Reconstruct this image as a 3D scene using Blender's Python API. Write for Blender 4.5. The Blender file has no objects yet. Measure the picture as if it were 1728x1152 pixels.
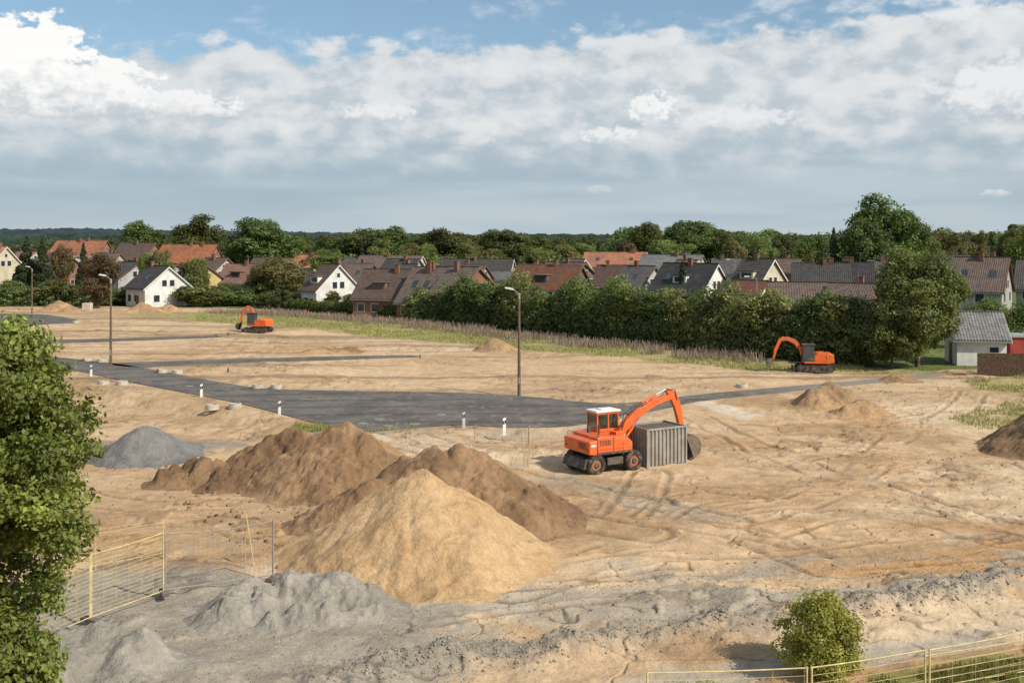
import bpy, bmesh, math, random
import numpy as np
from mathutils import Vector, Matrix
random.seed(7); rng=np.random.default_rng(7)
CAM_H=12.0; F=1824.0; CX=864.0; HY=405.0
# site survey: bearing / depression readings -> ground position in metres
def G(px,py):
    Y=CAM_H*F/(py-HY); return ((px-CX)/F*Y, Y)
def GX(px,Y): return (px-CX)/F*Y
def HT(py,Y): return CAM_H-(py-HY)*Y/F
scene=bpy.context.scene
COL=scene.collection

# ---------------------------------------------------------------- noise
def _h(i,j,s):
    n=(i.astype(np.int64)*374761393+j.astype(np.int64)*668265263+s*982451653)&0xffffffff
    n=((n^(n>>13))*1274126177)&0xffffffff
    n=n^(n>>16)
    return (n&0xffff)/65535.0
def vn(x,y,s=0):
    xi=np.floor(x);yi=np.floor(y);fx=x-xi;fy=y-yi
    fx=fx*fx*(3-2*fx);fy=fy*fy*(3-2*fy)
    a=_h(xi,yi,s);b=_h(xi+1,yi,s);c=_h(xi,yi+1,s);d=_h(xi+1,yi+1,s)
    return (a*(1-fx)+b*fx)*(1-fy)+(c*(1-fx)+d*fx)*fy
def fbm(x,y,s=0,o=4,g=.5):
    t=0;a=1;n=0
    for k in range(o):
        t=t+a*vn(x*2**k+k*17.3,y*2**k+k*9.1,s+k);n+=a;a*=g
    return t/n
def ss(a,b,x):
    t=np.clip((x-a)/(b-a),0,1);return t*t*(3-2*t)

# ---------------------------------------------------------------- materials
def nodes(m):
    m.use_nodes=True; nt=m.node_tree; nt.nodes.clear(); return nt
class NB:
    def __init__(s,nt): s.nt=nt
    def n(s,t,**k):
        x=s.nt.nodes.new(t)
        for a,b in k.items(): setattr(x,a,b)
        return x
    def put(s,sock,v):
        if v is None: return
        if hasattr(v,'links'): s.nt.links.new(v,sock)
        else: sock.default_value=v
    def M(s,op,a,b=None,c=None,clamp=False):
        x=s.n('ShaderNodeMath',operation=op,use_clamp=clamp)
        for i,v in enumerate((a,b,c)): s.put(x.inputs[i],v)
        return x.outputs[0]
    def SS(s,v,a,b,lo=0.,hi=1.):
        x=s.n('ShaderNodeMapRange',interpolation_type='SMOOTHSTEP')
        s.put(x.inputs[0],v); x.inputs[1].default_value=a;x.inputs[2].default_value=b;x.inputs[3].default_value=lo;x.inputs[4].default_value=hi
        return x.outputs[0]
    def noise(s,vec,scale,detail=4,rough=.5,dist=0):
        x=s.n('ShaderNodeTexNoise'); s.put(x.inputs['Vector'],vec)
        x.inputs['Scale'].default_value=scale;x.inputs['Detail'].default_value=detail
        x.inputs['Roughness'].default_value=rough;x.inputs['Distortion'].default_value=dist
        return x.outputs[0]
    def mix(s,f,a,b,mode='MIX'):
        x=s.n('ShaderNodeMix',data_type='RGBA',blend_type=mode)
        s.put(x.inputs[0],f)
        for i,v in ((6,a),(7,b)):
            if isinstance(v,tuple) and len(v)==3: v=(*v,1)
            s.put(x.inputs[i],v)
        return x.outputs[2]
    def comb(s,x,y,z):
        c=s.n('ShaderNodeCombineXYZ')
        for i,v in enumerate((x,y,z)): s.put(c.inputs[i],v)
        return c.outputs[0]
    def bump(s,h,strength,dist=.05,norm=None):
        b=s.n('ShaderNodeBump');b.inputs['Strength'].default_value=strength;b.inputs['Distance'].default_value=dist
        s.put(b.inputs['Height'],h)
        if norm is not None: s.put(b.inputs['Normal'],norm)
        return b.outputs[0]
    def pos(s): return s.n('ShaderNodeNewGeometry').outputs['Position']
    def obj(s): return s.n('ShaderNodeTexCoord').outputs['Object']
    def out(s,sh): 
        o=s.n('ShaderNodeOutputMaterial'); s.nt.links.new(sh,o.inputs[0])
    def bsdf(s,col,rough=.8,norm=None,metal=0.,spec=.3):
        b=s.n('ShaderNodeBsdfPrincipled');s.put(b.inputs['Base Color'],col if not(isinstance(col,tuple) and len(col)==3) else (*col,1))
        s.put(b.inputs['Roughness'],rough);b.inputs['Metallic'].default_value=metal
        b.inputs['Specular IOR Level'].default_value=spec
        if norm is not None: s.put(b.inputs['Normal'],norm)
        s.out(b.outputs[0]);return b
MC={}
def mat(name,col,rough=.7,var=.25,scale=3.,metal=0.,bump=0.,spec=.3,dirt=None,dirtamt=.4):
    if name in MC: return MC[name]
    m=bpy.data.materials.new(name);b=NB(nodes(m));o=b.pos()
    n1=b.noise(o,scale,4,.6)
    c=b.mix(b.SS(n1,.3,.7),tuple(x*(1-var) for x in col),tuple(min(1,x*(1+var)) for x in col))
    if dirt:
        n2=b.noise(o,scale*.6,5,.7)
        c=b.mix(b.M('MULTIPLY',b.SS(n2,.42,.65),dirtamt),c,dirt)
    nm=b.bump(b.noise(o,scale*6,3,.6),bump,.03) if bump else None
    b.bsdf(c,rough,nm,metal,spec); MC[name]=m; return m
def attrmat(name,fine=.25,rough=.95,bs=.6):
    m=bpy.data.materials.new(name);b=NB(nodes(m));p=b.pos()
    a=b.n('ShaderNodeAttribute',attribute_name='Col').outputs['Color']
    n1=b.noise(p,7,4,.7);n2=b.noise(p,1.1,4,.65); n3=b.noise(p,40,2,.6)
    f=b.M('ADD',b.M('ADD',b.M('MULTIPLY',b.M('SUBTRACT',n1,.5),fine*3),b.M('MULTIPLY',b.M('SUBTRACT',n3,.5),fine*2.4)),b.M('ADD',b.M('MULTIPLY',b.M('SUBTRACT',n2,.5),fine*1.5),1.))
    c=b.mix(1.,a,b.comb(f,f,f),'MULTIPLY')
    h=b.M('ADD',b.M('MULTIPLY',n1,1.),b.M('ADD',b.M('MULTIPLY',n2,1.2),b.M('MULTIPLY',n3,.35)))
    b.bsdf(c,rough,b.bump(h,bs,.12),0,.1); return m
def leafmat(name,tr=.35):
    m=bpy.data.materials.new(name);nt=nodes(m);b=NB(nt)
    a=b.n('ShaderNodeAttribute',attribute_name='Col').outputs['Color']
    r=b.n('ShaderNodeObjectInfo').outputs['Random']
    hs=b.n('ShaderNodeHueSaturation');b.put(hs.inputs['Color'],a)
    b.put(hs.inputs['Hue'],b.M('ADD',b.M('MULTIPLY',b.M('SUBTRACT',r,.5),.07),.488)); b.put(hs.inputs['Value'],b.M('ADD',b.M('MULTIPLY',r,.55),.75));hs.inputs['Saturation'].default_value=.93
    c=hs.outputs[0]
    p=b.n('ShaderNodeBsdfPrincipled');b.put(p.inputs['Base Color'],c);p.inputs['Roughness'].default_value=.5;p.inputs['Specular IOR Level'].default_value=.3
    t=b.n('ShaderNodeBsdfTranslucent');b.put(t.inputs[0],b.mix(1.,c,(1.3,1.5,.6),'MULTIPLY'))
    x=b.n('ShaderNodeMixShader');x.inputs[0].default_value=tr
    nt.links.new(p.outputs[0],x.inputs[1]);nt.links.new(t.outputs[0],x.inputs[2]);b.out(x.outputs[0]);return m
def roofmat(name,col):
    if name in MC: return MC[name]
    m=bpy.data.materials.new(name);b=NB(nodes(m));o=b.obj()
    w=b.n('ShaderNodeTexWave',wave_type='BANDS',bands_direction='X');b.put(w.inputs[0],o);w.inputs['Scale'].default_value=1.1
    w2=b.n('ShaderNodeTexWave',wave_type='BANDS',bands_direction='Z');b.put(w2.inputs[0],o);w2.inputs['Scale'].default_value=1.3
    n=b.noise(o,1.5,5,.75);n2=b.noise(o,.35,3,.5);r=b.n('ShaderNodeObjectInfo').outputs['Random']
    c=b.mix(b.SS(n,.3,.7),tuple(x*.65 for x in col),tuple(x*1.35 for x in col))
    c=b.mix(b.M('MULTIPLY',b.SS(n2,.42,.68),.4),c,(.10,.095,.08))
    c=b.mix(b.M('MULTIPLY',w2.outputs[1],.25),c,tuple(x*.4 for x in col))
    hs=b.n('ShaderNodeHueSaturation');b.put(hs.inputs['Color'],c);b.put(hs.inputs['Value'],b.M('ADD',b.M('MULTIPLY',r,.6),.7));b.put(hs.inputs['Saturation'],b.M('SUBTRACT',1.1,b.M('MULTIPLY',r,.35)))
    h=b.M('ADD',w.outputs[1],w2.outputs[1])
    b.bsdf(hs.outputs[0],.75,b.bump(h,.5,.08),0,.3);MC[name]=m;return m

# ---------------------------------------------------------------- mesh helpers
def qmesh(name,V,Q,mats,mi=None,col=None,smooth=False,link=True):
    V=np.asarray(V,np.float32);Q=np.asarray(Q,np.int32)
    me=bpy.data.meshes.new(name)
    me.vertices.add(len(V));me.vertices.foreach_set('co',V.ravel())
    k=Q.shape[1]
    me.loops.add(Q.size);me.loops.foreach_set('vertex_index',Q.ravel())
    me.polygons.add(len(Q));me.polygons.foreach_set('loop_start',np.arange(0,Q.size,k,dtype=np.int32))
    me.polygons.foreach_set('loop_total',np.full(len(Q),k,np.int32))
    for m in mats: me.materials.append(m)
    if mi is not None: me.polygons.foreach_set('material_index',np.asarray(mi,np.int32))
    if smooth: me.polygons.foreach_set('use_smooth',np.ones(len(Q),bool))
    if col is not None:
        a=me.attributes.new('Col','FLOAT_COLOR','POINT')
        c=np.ones((len(V),4),np.float32);c[:,:3]=col;a.data.foreach_set('color',c.ravel())
    me.update(calc_edges=True)
    if not link: return me
    ob=bpy.data.objects.new(name,me);COL.objects.link(ob);return ob
def tubes(paths,n=6):
    VV=[];QQ=[];b=0
    for pts,rad in paths:
        pts=np.asarray(pts,float);m=len(pts)
        rad=np.broadcast_to(np.asarray(rad,float),(m,))
        d=np.gradient(pts,axis=0);d/=np.linalg.norm(d,axis=1)[:,None]+1e-9
        ref=np.array([0,0,1.]) if abs(d[0][2])<.8 else np.array([1.,0,0])
        u=np.cross(d,ref);u/=np.linalg.norm(u,axis=1)[:,None]+1e-9;w=np.cross(d,u)
        a=np.arange(n)/n*2*np.pi
        ring=pts[:,None]+rad[:,None,None]*(np.cos(a)[None,:,None]*u[:,None]+np.sin(a)[None,:,None]*w[:,None])
        VV.append(ring.reshape(-1,3))
        i=np.arange(m-1)[:,None]*n;j=np.arange(n)[None];jn=(j+1)%n
        q=np.stack([i+j,i+jn,i+n+jn,i+n+j],-1).reshape(-1,4)+b
        QQ.append(q);b+=m*n
    return np.concatenate(VV),np.concatenate(QQ)
def tubeobj(name,paths,m,n=6,parent=None):
    V,Q=tubes(paths,n);o=qmesh(name,V,Q,[m],smooth=n>4)
    if parent: o.parent=parent
    return o
def empty(name,loc=(0,0,0),rot=0):
    e=bpy.data.objects.new(name,None);e.empty_display_size=.3;COL.objects.link(e);e.location=loc;e.rotation_euler=(0,0,rot);return e
def bmobj(name,bm,m,parent=None,bevel=0,smooth=False):
    me=bpy.data.meshes.new(name);bmesh.ops.recalc_face_normals(bm,faces=bm.faces[:]);bm.to_mesh(me);bm.free()
    for x in (m if isinstance(m,list) else [m]): me.materials.append(x)
    if smooth: me.polygons.foreach_set('use_smooth',[True]*len(me.polygons))
    o=bpy.data.objects.new(name,me);COL.objects.link(o)
    if parent: o.parent=parent
    if bevel:
        md=o.modifiers.new('b','BEVEL');md.width=bevel;md.segments=2;md.limit_method='ANGLE'
    return o
def bbox(bm,x,y,z):
    vs=[bm.verts.new((a,b,c)) for a in x for b in y for c in z]
    for f in ((0,1,3,2),(4,6,7,5),(0,4,5,1),(2,3,7,6),(0,2,6,4),(1,5,7,3)): bm.faces.new([vs[i] for i in f])
def box(name,m,x,y,z,parent=None,bevel=.02):
    bm=bmesh.new();bbox(bm,x,y,z);return bmobj(name,bm,m,parent,bevel)
def boxes(name,m,L,parent=None,bevel=0):
    bm=bmesh.new()
    for b in L: bbox(bm,*b)
    return bmobj(name,bm,m,parent,bevel)
def bprism(bm,pts,y0,y1):
    a=[bm.verts.new((p[0],y0,p[1])) for p in pts];b=[bm.verts.new((p[0],y1,p[1])) for p in pts]
    n=len(pts);bm.faces.new(a);bm.faces.new(b[::-1])
    for i in range(n): bm.faces.new((a[i],b[i],b[(i+1)%n],a[(i+1)%n]))
def prism(name,m,pts,y0,y1,parent=None,bevel=.03):
    bm=bmesh.new();bprism(bm,pts,y0,y1);return bmobj(name,bm,m,parent,bevel)
def bcyl(bm,p0,p1,r,n=16,r2=None):
    p0=Vector(p0);p1=Vector(p1);d=p1-p0
    M=Matrix.Translation((p0+p1)/2)@d.to_track_quat('Z','Y').to_matrix().to_4x4()
    bmesh.ops.create_cone(bm,cap_ends=True,segments=n,radius1=r,radius2=r if r2 is None else r2,depth=d.length,matrix=M)
def cyl(name,m,p0,p1,r,parent=None,n=16,r2=None,bevel=0):
    bm=bmesh.new();bcyl(bm,p0,p1,r,n,r2);return bmobj(name,bm,m,parent,bevel)

# ---------------------------------------------------------------- polygons & smoothing
def crom(P,k=6,closed=True):
    P=np.asarray(P,float);n=len(P);out=[]
    rngi=range(n) if closed else range(n-1)
    for i in rngi:
        if closed: p=[P[(i+j-1)%n] for j in range(4)]
        else: p=[P[max(0,min(n-1,i+j-1))] for j in range(4)]
        for t in np.arange(k)/k:
            out.append(.5*((2*p[1])+(-p[0]+p[2])*t+(2*p[0]-5*p[1]+4*p[2]-p[3])*t*t+(-p[0]+3*p[1]-3*p[2]+p[3])*t**3))
    if not closed: out.append(P[-1])
    return np.array(out)
def segdist(X,Y,P,closed=False):
    d=np.full(X.shape,1e9);n=len(P)
    for i in range(n if closed else n-1):
        a=P[i];b=P[(i+1)%n];ex,ey=b[0]-a[0],b[1]-a[1]
        t=np.clip(((X-a[0])*ex+(Y-a[1])*ey)/(ex*ex+ey*ey+1e-9),0,1)
        d=np.minimum(d,(X-a[0]-t*ex)**2+(Y-a[1]-t*ey)**2)
    return np.sqrt(d)
def inside(X,Y,P):
    r=np.zeros(X.shape,bool);n=len(P)
    for i in range(n):
        x1,y1=P[i];x2,y2=P[(i+1)%n]
        if y1==y2: continue
        c=((y1>Y)!=(y2>Y))&(X<(x2-x1)*(Y-y1)/(y2-y1)+x1);r^=c
    return r
def region(X,Y,P,soft,wob=None):
    P=np.asarray(P,float);m=soft*2.5
    bb=(X>P[:,0].min()-m)&(X<P[:,0].max()+m)&(Y>P[:,1].min()-m)&(Y<P[:,1].max()+m)
    out=np.zeros(X.shape)
    if not bb.any(): return out
    x=X[bb];y=Y[bb];d=segdist(x,y,P,True);s=np.where(inside(x,y,P),d,-d)
    if wob is not None: s=s+wob[bb]*soft
    out[bb]=ss(-soft,soft,s);return out
GP=lambda L:[G(*p) for p in L]
road_main=GP([(-30,590),(40,597),(190,613),(270,626),(360,643),(440,655),(540,659),(680,661),(800,664),(900,670),(990,679),(1060,680),(1160,668),(1300,655),(1440,643),(1570,631),
 (1582,636),(1440,650),(1300,664),(1180,677),(1120,690),(1040,705),(960,719),(860,721),(780,717),(700,722),(615,728),(560,721),(480,700),(400,680),(320,664),(220,645),(120,624),(40,612),(-30,604)])
road_a=GP([(190,613.2),(330,608),(500,603),(640,600),(700,600),(700,603),(640,604.5),(500,609.5),(330,615),(235,620)])
road_b=GP([(-20,576),(60,574),(200,571),(360,566),(366,569),(200,576),(60,580),(-20,583)])
road_c=GP([(-60,531),(60,530),(130,540),(100,546),(-60,545)])
roads=[road_main,road_a,road_b,road_c]
berm=GP([(560,1150),(700,1122),(850,1100),(1000,1083),(1250,1062),(1420,1040),(1560,1018),(1728,988),(1900,960)])
path_poly=GP([(900,1190),(1000,1150),(1160,1120),(1300,1098),(1480,1080),(1728,1036),(2000,990),(2000,1040),(1728,1075),(1480,1118),(1300,1140),(1150,1190)])
hedge_line=GP([(430,521),(560,531),(700,543),(860,558),(980,570),(1130,587),(1290,605),(1480,621),(1560,624)])
tracks=[[(640,740),(760,765),(880,805),(1010,835),(1110,855),(1230,885)],[(700,735),(830,775),(960,800),(1100,820),(1300,835),(1500,838),(1728,850)],
[(1180,720),(1300,735),(1450,745),(1600,760),(1728,800)],[(1160,700),(1290,760),(1400,800),(1560,850),(1728,900)],[(930,905),(1100,930),(1300,925),(1500,905),(1728,890)],
[(850,1000),(1000,960),(1200,940),(1450,950),(1728,930)],[(720,1040),(900,1010),(1150,985),(1400,975),(1728,960)],[(1200,800),(1350,770),(1500,740),(1620,690),(1640,660)],
[(120,830),(250,850),(400,850),(470,880)],[(170,880),(300,870),(450,900)],[(1000,900),(1150,870),(1350,850),(1450,800),(1520,730)],
[(300,600),(500,620),(800,630),(1100,630),(1300,640)],[(200,590),(450,585),(700,590),(1000,610),(1250,625)],[(700,1000),(900,940),(1050,880),(1100,800)],
[(900,860),(1060,880),(1250,905),(1400,960)],[(1000,770),(1100,850),(1240,900),(1500,930)],[(1250,700),(1400,720),(1560,700),(1728,705)],[(620,735),(740,775),(860,830),(960,880),(1090,905)],
[(1100,880),(1140,850),(1190,840),(1260,842)],[(1300,900),(1420,870),(1550,880),(1700,920)],[(1350,680),(1450,700),(1600,690),(1728,690)],[(450,630),(620,640),(820,648),(1000,655)]]
tracks=[GP(t) for t in tracks]

def terrain(X,Y,color=True):
    sh=X.shape
    wob=(fbm(X/2.2,Y/2.2,11,4)-.5)*4
    wob2=(fbm(X/.7,Y/.7,15,3)-.5)*3
    rd=np.zeros(sh)
    for r in roads: rd=np.maximum(rd,region(X,Y,np.array(r),1.6,None)*1.0)
    rd=ss(.15,.45,rd)
    site=1-ss(120,190,Y)
    n8=fbm(X/9,Y/9,1,3);n2=fbm(X/1.7,Y/1.7,5,4);n05=fbm(X/.45,Y/.45,9,3)
    Z=(n8-.5)*.5+(n2-.5)*.26+(n05-.5)*.06
    Z=Z*(.25+.75*site)
    Z=Z-.55*region(X,Y,GP([(90,645),(220,665),(330,684),(420,705),(500,728),(430,740),(250,738),(90,720)]),1.3,wob*.5)
    Z=Z-.35*region(X,Y,GP([(800,728),(950,726),(1000,740),(900,752),(820,746)]),.9,wob*.5)
    tr=np.zeros(sh);trl=np.zeros(sh)
    for k,t in enumerate(tracks):
        P=crom(t,3,False);m=3
        bb=(X>P[:,0].min()-m)&(X<P[:,0].max()+m)&(Y>P[:,1].min()-m)&(Y<P[:,1].max()+m)
        if not bb.any(): continue
        x=X[bb];y=Y[bb];d=segdist(x+wob[bb]*.15,y+wob[bb]*.15,P)
        vis=ss(.36,.60,fbm(x/5,y/5,40+k,3))
        g=np.exp(-((d-.95)/.17)**2)*vis
        l=(np.exp(-((d-1.28)/.14)**2)+np.exp(-((d-.62)/.14)**2))*vis
        tr[bb]=np.maximum(tr[bb],g);trl[bb]=np.maximum(trl[bb],l*.7)
    tread=.5+.5*np.sin((X*1.3+Y*.9)*2*np.pi/.32)
    Z=Z-tr*(.055+.025*tread)+trl*.045
    db=segdist(X,Y,crom(berm,3,False));bm_=np.exp(-((db+wob2*.35)/.6)**2)*(Y<60)
    Z=Z+bm_*(.22+.16*n05+.5*(n2-.4))
    pth=region(X,Y,path_poly,.5,wob)
    Z=Z*(1-.7*pth)-.10*pth
    cl=fbm(X/2.6+wob*.2,Y/1.6,71,3);rid=np.abs(cl-.5);zone=ss(.44,.58,fbm(X/11,Y/11,80,2))
    crack=np.exp(-(rid/.013)**2)*zone*(Y<110)
    clod=ss(.54,.68,fbm(X/1.1,Y/1.1,95,4))*ss(.46,.62,fbm(X/7,Y/7,99,2))
    Z=Z-crack*.07+clod*.11*site
    Z=Z*(1-rd)-.012*rd
    Z=np.where(Y>260,-.02,Z)
    if not color: return Z
    lt=np.array([.545,.385,.235]);br=np.array([.385,.245,.135]);og=np.array([.49,.28,.125]);pale=np.array([.63,.485,.325])
    a=fbm(X/6,Y/4,21,5,.6)[...,None];b_=fbm(X/14+5,Y/7,31,4)[...,None]
    C=lt+(br-lt)*ss(.45,.62,a)*.85
    C=C+(pale-C)*ss(.52,.66,b_)*.65
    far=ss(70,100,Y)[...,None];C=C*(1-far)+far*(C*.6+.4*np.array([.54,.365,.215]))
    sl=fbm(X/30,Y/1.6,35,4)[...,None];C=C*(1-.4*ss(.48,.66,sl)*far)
    def put(m,c,k=1.):
        nonlocal C
        m=np.clip(m*k,0,1)[...,None];C=C*(1-m)+np.asarray(c)*m
    put(region(X,Y,GP([(150,790),(300,780),(480,800),(560,860),(480,960),(300,940),(160,960)]),2,wob),(.40,.255,.14),.6)
    put(region(X,Y,GP([(600,800),(800,790),(980,860),(1000,930),(900,960),(500,960),(440,880)]),1.5,wob),(.36,.225,.12),.6)
    put(region(X,Y,GP([(1150,720),(1450,740),(1728,750),(1728,880),(1400,880),(1200,830)]),2,wob)*ss(.45,.6,fbm(X/3,Y/1.5,48,4)),(.41,.27,.155),.6)
    put(region(X,Y,GP([(700,1050),(900,1020),(1200,970),(1728,900),(1900,900),(1900,1000),(1300,1040),(1000,1080),(800,1110)]),1.5,wob)*ss(.5,.6,fbm(X/3.5,Y/1.4,44,4)),og,.75)
    put(ss(.55,.66,fbm(X/5,Y/1.8,46,4))*(Y<80),og,.3)
    gr=np.array([.31,.272,.218]);n=fbm(X/1.3,Y/1.0,51,4)
    put(region(X,Y,GP([(-300,1400),(-300,1000),(60,980),(150,957),(290,955),(470,975),(620,992),(720,1035),(860,1075),(1000,1085),(700,1130),(650,1400)]),.9,wob),gr*(.82+.4*n[...,None]),.93)
    put(region(X,Y,GP([(860,985),(1100,962),(1400,945),(1728,915),(2000,900),(2000,1000),(1728,1000),(1250,1058),(1000,1082),(850,1105),(640,1120),(700,1040)]),1.2,wob)*ss(.36,.56,fbm(X/4,Y/1.3,55,4)),gr*1.15,.8)
    put(bm_*(.5+.6*n),gr*.86,.85)
    put(region(X,Y,GP([(130,775),(150,750),(300,742),(440,742),(430,752),(300,772)]),.7,wob),gr*.85,.9)
    put(region(X,Y,GP([(560,728),(700,726),(960,723),(1120,697),(1100,710),(960,732),(780,724),(640,742)]),.6,wob),(.43,.35,.26),.7)
    put(pth,(.42,.355,.275),.9)
    put(region(X,Y,GP([(1165,676),(1200,676),(1310,703),(1250,708)]),.4,wob*.5),(.62,.53,.41),.8)
    put(region(X,Y,GP([(620,735),(760,735),(900,775),(960,800),(900,795),(700,765)]),.8,wob),(.63,.49,.33),.7)
    put(region(X,Y,GP([(900,800),(1050,820),(1250,880),(1180,885),(960,825)]),.8,wob),(.36,.285,.20),.65)
    put(region(X,Y,GP([(1480,1127),(1728,1083),(2100,1030),(2100,1400),(1200,1400),(1300,1150)]),.5,wob),(.40,.24,.12),.9)
    put(region(X,Y,GP([(1500,1150),(1728,1120),(2100,1090),(2100,1400),(1350,1400)]),.6,wob*1.5),(.17,.19,.05),.85)
    gw=fbm(X/3,Y/3,61,4)
    gc=np.stack([.22+.14*gw,.22+.08*gw,.075+.05*gw],-1)
    g1=region(X,Y,GP([(300,528),(470,524),(700,541),(1000,574),(1290,604),(1480,619),(1580,622),(1560,629),(1300,624),(1150,611),(1000,599),(800,583),(640,568),(500,553),(330,540),(200,530)]),1.2,wob)
    put(g1,gc,.85)
    put(region(X,Y,GP([(1630,640),(1728,632),(2000,628),(2000,668),(1728,664),(1640,656)]),1,wob),gc*1.1,.7)
    put(region(X,Y,GP([(1600,705),(1728,675),(1900,680),(1900,740),(1728,722),(1650,722)]),1.5,wob*1.4)*ss(.4,.6,gw),gc*1.1,.5)
    put(region(X,Y,GP([(470,728),(500,716),(560,722),(540,732)]),.5,wob),gc*.8,.8)
    bl=np.array([(-1500.,196.),(-120.,196.),(-60.,194)]+list(hedge_line)+[(60,104.5),(95,101),(2000,98),(9000,9000),(-9000,9000)])
    ins=inside(X,Y,bl)|(Y>215)
    gd=np.stack([.10+.07*gw,.13+.06*gw,.04+.02*gw],-1)
    C=np.where(ins[...,None],gd,C)
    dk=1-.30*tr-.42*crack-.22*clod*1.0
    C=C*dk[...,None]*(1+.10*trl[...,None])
    C=C*(.82+.36*n05[...,None])
    return Z,np.clip(C,0,1)

# ---------------------------------------------------------------- ground
ground_m=attrmat('earth_ground',.26)
NR=860;NC=1440
v=np.linspace(1330,409.5,NR);Yr=CAM_H*F/(v-HY)
Yr=np.concatenate([[-200,-60,-10,5,14,19],Yr,[6500,9000,14000]])
t=np.concatenate([-np.geomspace(6,.63,14),np.linspace(-.6,.6,NC),np.geomspace(.63,6,14)])
YY=np.repeat(Yr[:,None],len(t),1);XX=t[None]*(np.maximum(YY,23)+8)
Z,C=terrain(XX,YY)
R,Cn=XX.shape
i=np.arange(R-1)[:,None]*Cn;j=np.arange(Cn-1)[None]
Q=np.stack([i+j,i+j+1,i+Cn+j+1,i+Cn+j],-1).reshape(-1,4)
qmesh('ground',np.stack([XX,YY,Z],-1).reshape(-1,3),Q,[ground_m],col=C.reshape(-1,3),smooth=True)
del XX,YY,Z,C,Q

# ---------------------------------------------------------------- roads
m=bpy.data.materials.new('asphalt');b=NB(nodes(m));p=b.pos()
n1=b.noise(p,.25,5,.6);n2=b.noise(p,30,3,.6);n3=b.noise(p,.9,6,.7,1.5)
w=b.n('ShaderNodeTexWave',wave_type='RINGS',rings_direction='Z');b.put(w.inputs[0],p);w.inputs['Scale'].default_value=.09;w.inputs['Distortion'].default_value=6;w.inputs['Detail'].default_value=2;w.inputs['Detail Scale'].default_value=.25
c=b.mix(b.SS(n1,.35,.65),(.095,.086,.078),(.15,.137,.122))
c=b.mix(b.M('MULTIPLY',b.SS(w.outputs[1],.7,1.),.55),c,(.055,.051,.047))
sx=b.n('ShaderNodeSeparateXYZ');b.put(sx.inputs[0],p)
c=b.mix(b.M('MULTIPLY',b.SS(n3,.47,.70),.7),c,(.32,.24,.16))
c=b.mix(b.SS(sx.outputs[0],14.,30.,0,.75),c,(.30,.265,.22))
c=b.mix(b.M('MULTIPLY',n2,.2),c,(.03,.03,.03))
b.bsdf(c,.85,b.bump(n2,.3,.01),0,.3);asph=m
for nm,r in (('asphalt_road',road_main),('side_road',road_a),('side_road',road_b),('asphalt_yard',road_c)):
    P=crom(r,4);bm=bmesh.new()
    top=[bm.verts.new((x,y,.03)) for x,y in P];bot=[bm.verts.new((x,y,-.1)) for x,y in P]
    for i in range(len(P)): bm.faces.new((bot[i],bot[(i+1)%len(P)],top[(i+1)%len(P)],top[i]))
    f=bm.faces.new(top);bmesh.ops.triangulate(bm,faces=[f])
    bmobj(nm,bm,asph)
mh=mat('manhole_cover',(.24,.22,.19),.8,.2)
for px,py in [(578,722),(612,715),(640,708),(655,719),(700,716),(745,700),(320,652)]:
    x,y=G(px,py);cyl('manhole_cover',mh,(x,y,.02),(x,y,.045),.36,None,20)

# ---------------------------------------------------------------- piles
soil_m=attrmat('heap_soil',.22,.95,.85)
def pile(name,peaks,c1,c2,step=.09,rough=.12,slope=.68,seed=0,clod=0.):
    pk=np.array(peaks,float);e=pk[:,2]/slope*1.12+1.3
    x0,x1=(pk[:,0]-e).min(),(pk[:,0]+e).max();y0,y1=(pk[:,1]-e).min(),(pk[:,1]+e).max()
    xs=np.arange(x0,x1,step);ys=np.arange(y0,y1,step);X,Y=np.meshgrid(xs,ys)
    wx=(fbm(X/1.2,Y/1.2,seed+3,3)-.5)*.9;wy=(fbm(X/1.2,Y/1.2,seed+8,3)-.5)*.9
    H=np.full(X.shape,-9.)
    for k,(a,b2,h) in enumerate(pk[:,:3]):
        dx=X+wx-a;dy=Y+wy-b2;d=np.hypot(dx,dy);th=np.arctan2(dy,dx)
        rr=1+.12*(fbm(np.cos(th)*2+9,np.sin(th)*2+k,seed+20,2)-.5)*2
        hh=h-slope*rr*(np.sqrt(d*d+.09)-.3)
        dd=np.clip(np.abs(H-hh),0,2);H=np.maximum(H,hh)+.05*np.exp(-(dd/.2)**2)
    k_=.14;H=k_*np.log1p(np.exp(np.clip(H/k_,-30,30)))-.035
    nz=fbm(X/.6,Y/.6,seed+40,4);n2=fbm(X/.2,Y/.2,seed+50,3)
    w_=ss(.0,.25,H)
    H=H+((nz-.5)*rough*2+(n2-.5)*rough*.8)*w_
    if clod: 
        cc=ss(.50,.60,fbm(X/.8,Y/.8,seed+60,3));H=H+cc*clod*ss(.05,.5,H)
    bz=terrain(X,Y,False)
    Zt=bz*(1-.6*ss(0,.8,H))+H
    C=np.asarray(c1)[None,None]+(np.asarray(c2)-np.asarray(c1))*ss(.40,.62,fbm(X/1.6,Y/1.6,seed+70,4)*.7+.3*nz)[...,None]
    C=C*(.82+.36*n2[...,None])
    keep=H>-.012
    Zt=np.where(keep,Zt,bz-.1)
    R,Cn=X.shape;i=np.arange(R-1)[:,None]*Cn;j=np.arange(Cn-1)[None]
    Q=np.stack([i+j,i+j+1,i+Cn+j+1,i+Cn+j],-1).reshape(-1,4)
    Q=Q[keep.ravel()[Q].any(1)];u,inv=np.unique(Q,return_inverse=True)
    V=np.stack([X,Y,Zt],-1).reshape(-1,3)[u]
    return qmesh(name,V,inv.reshape(-1,4),[soil_m],col=C.reshape(-1,3)[u],smooth=True)
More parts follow.
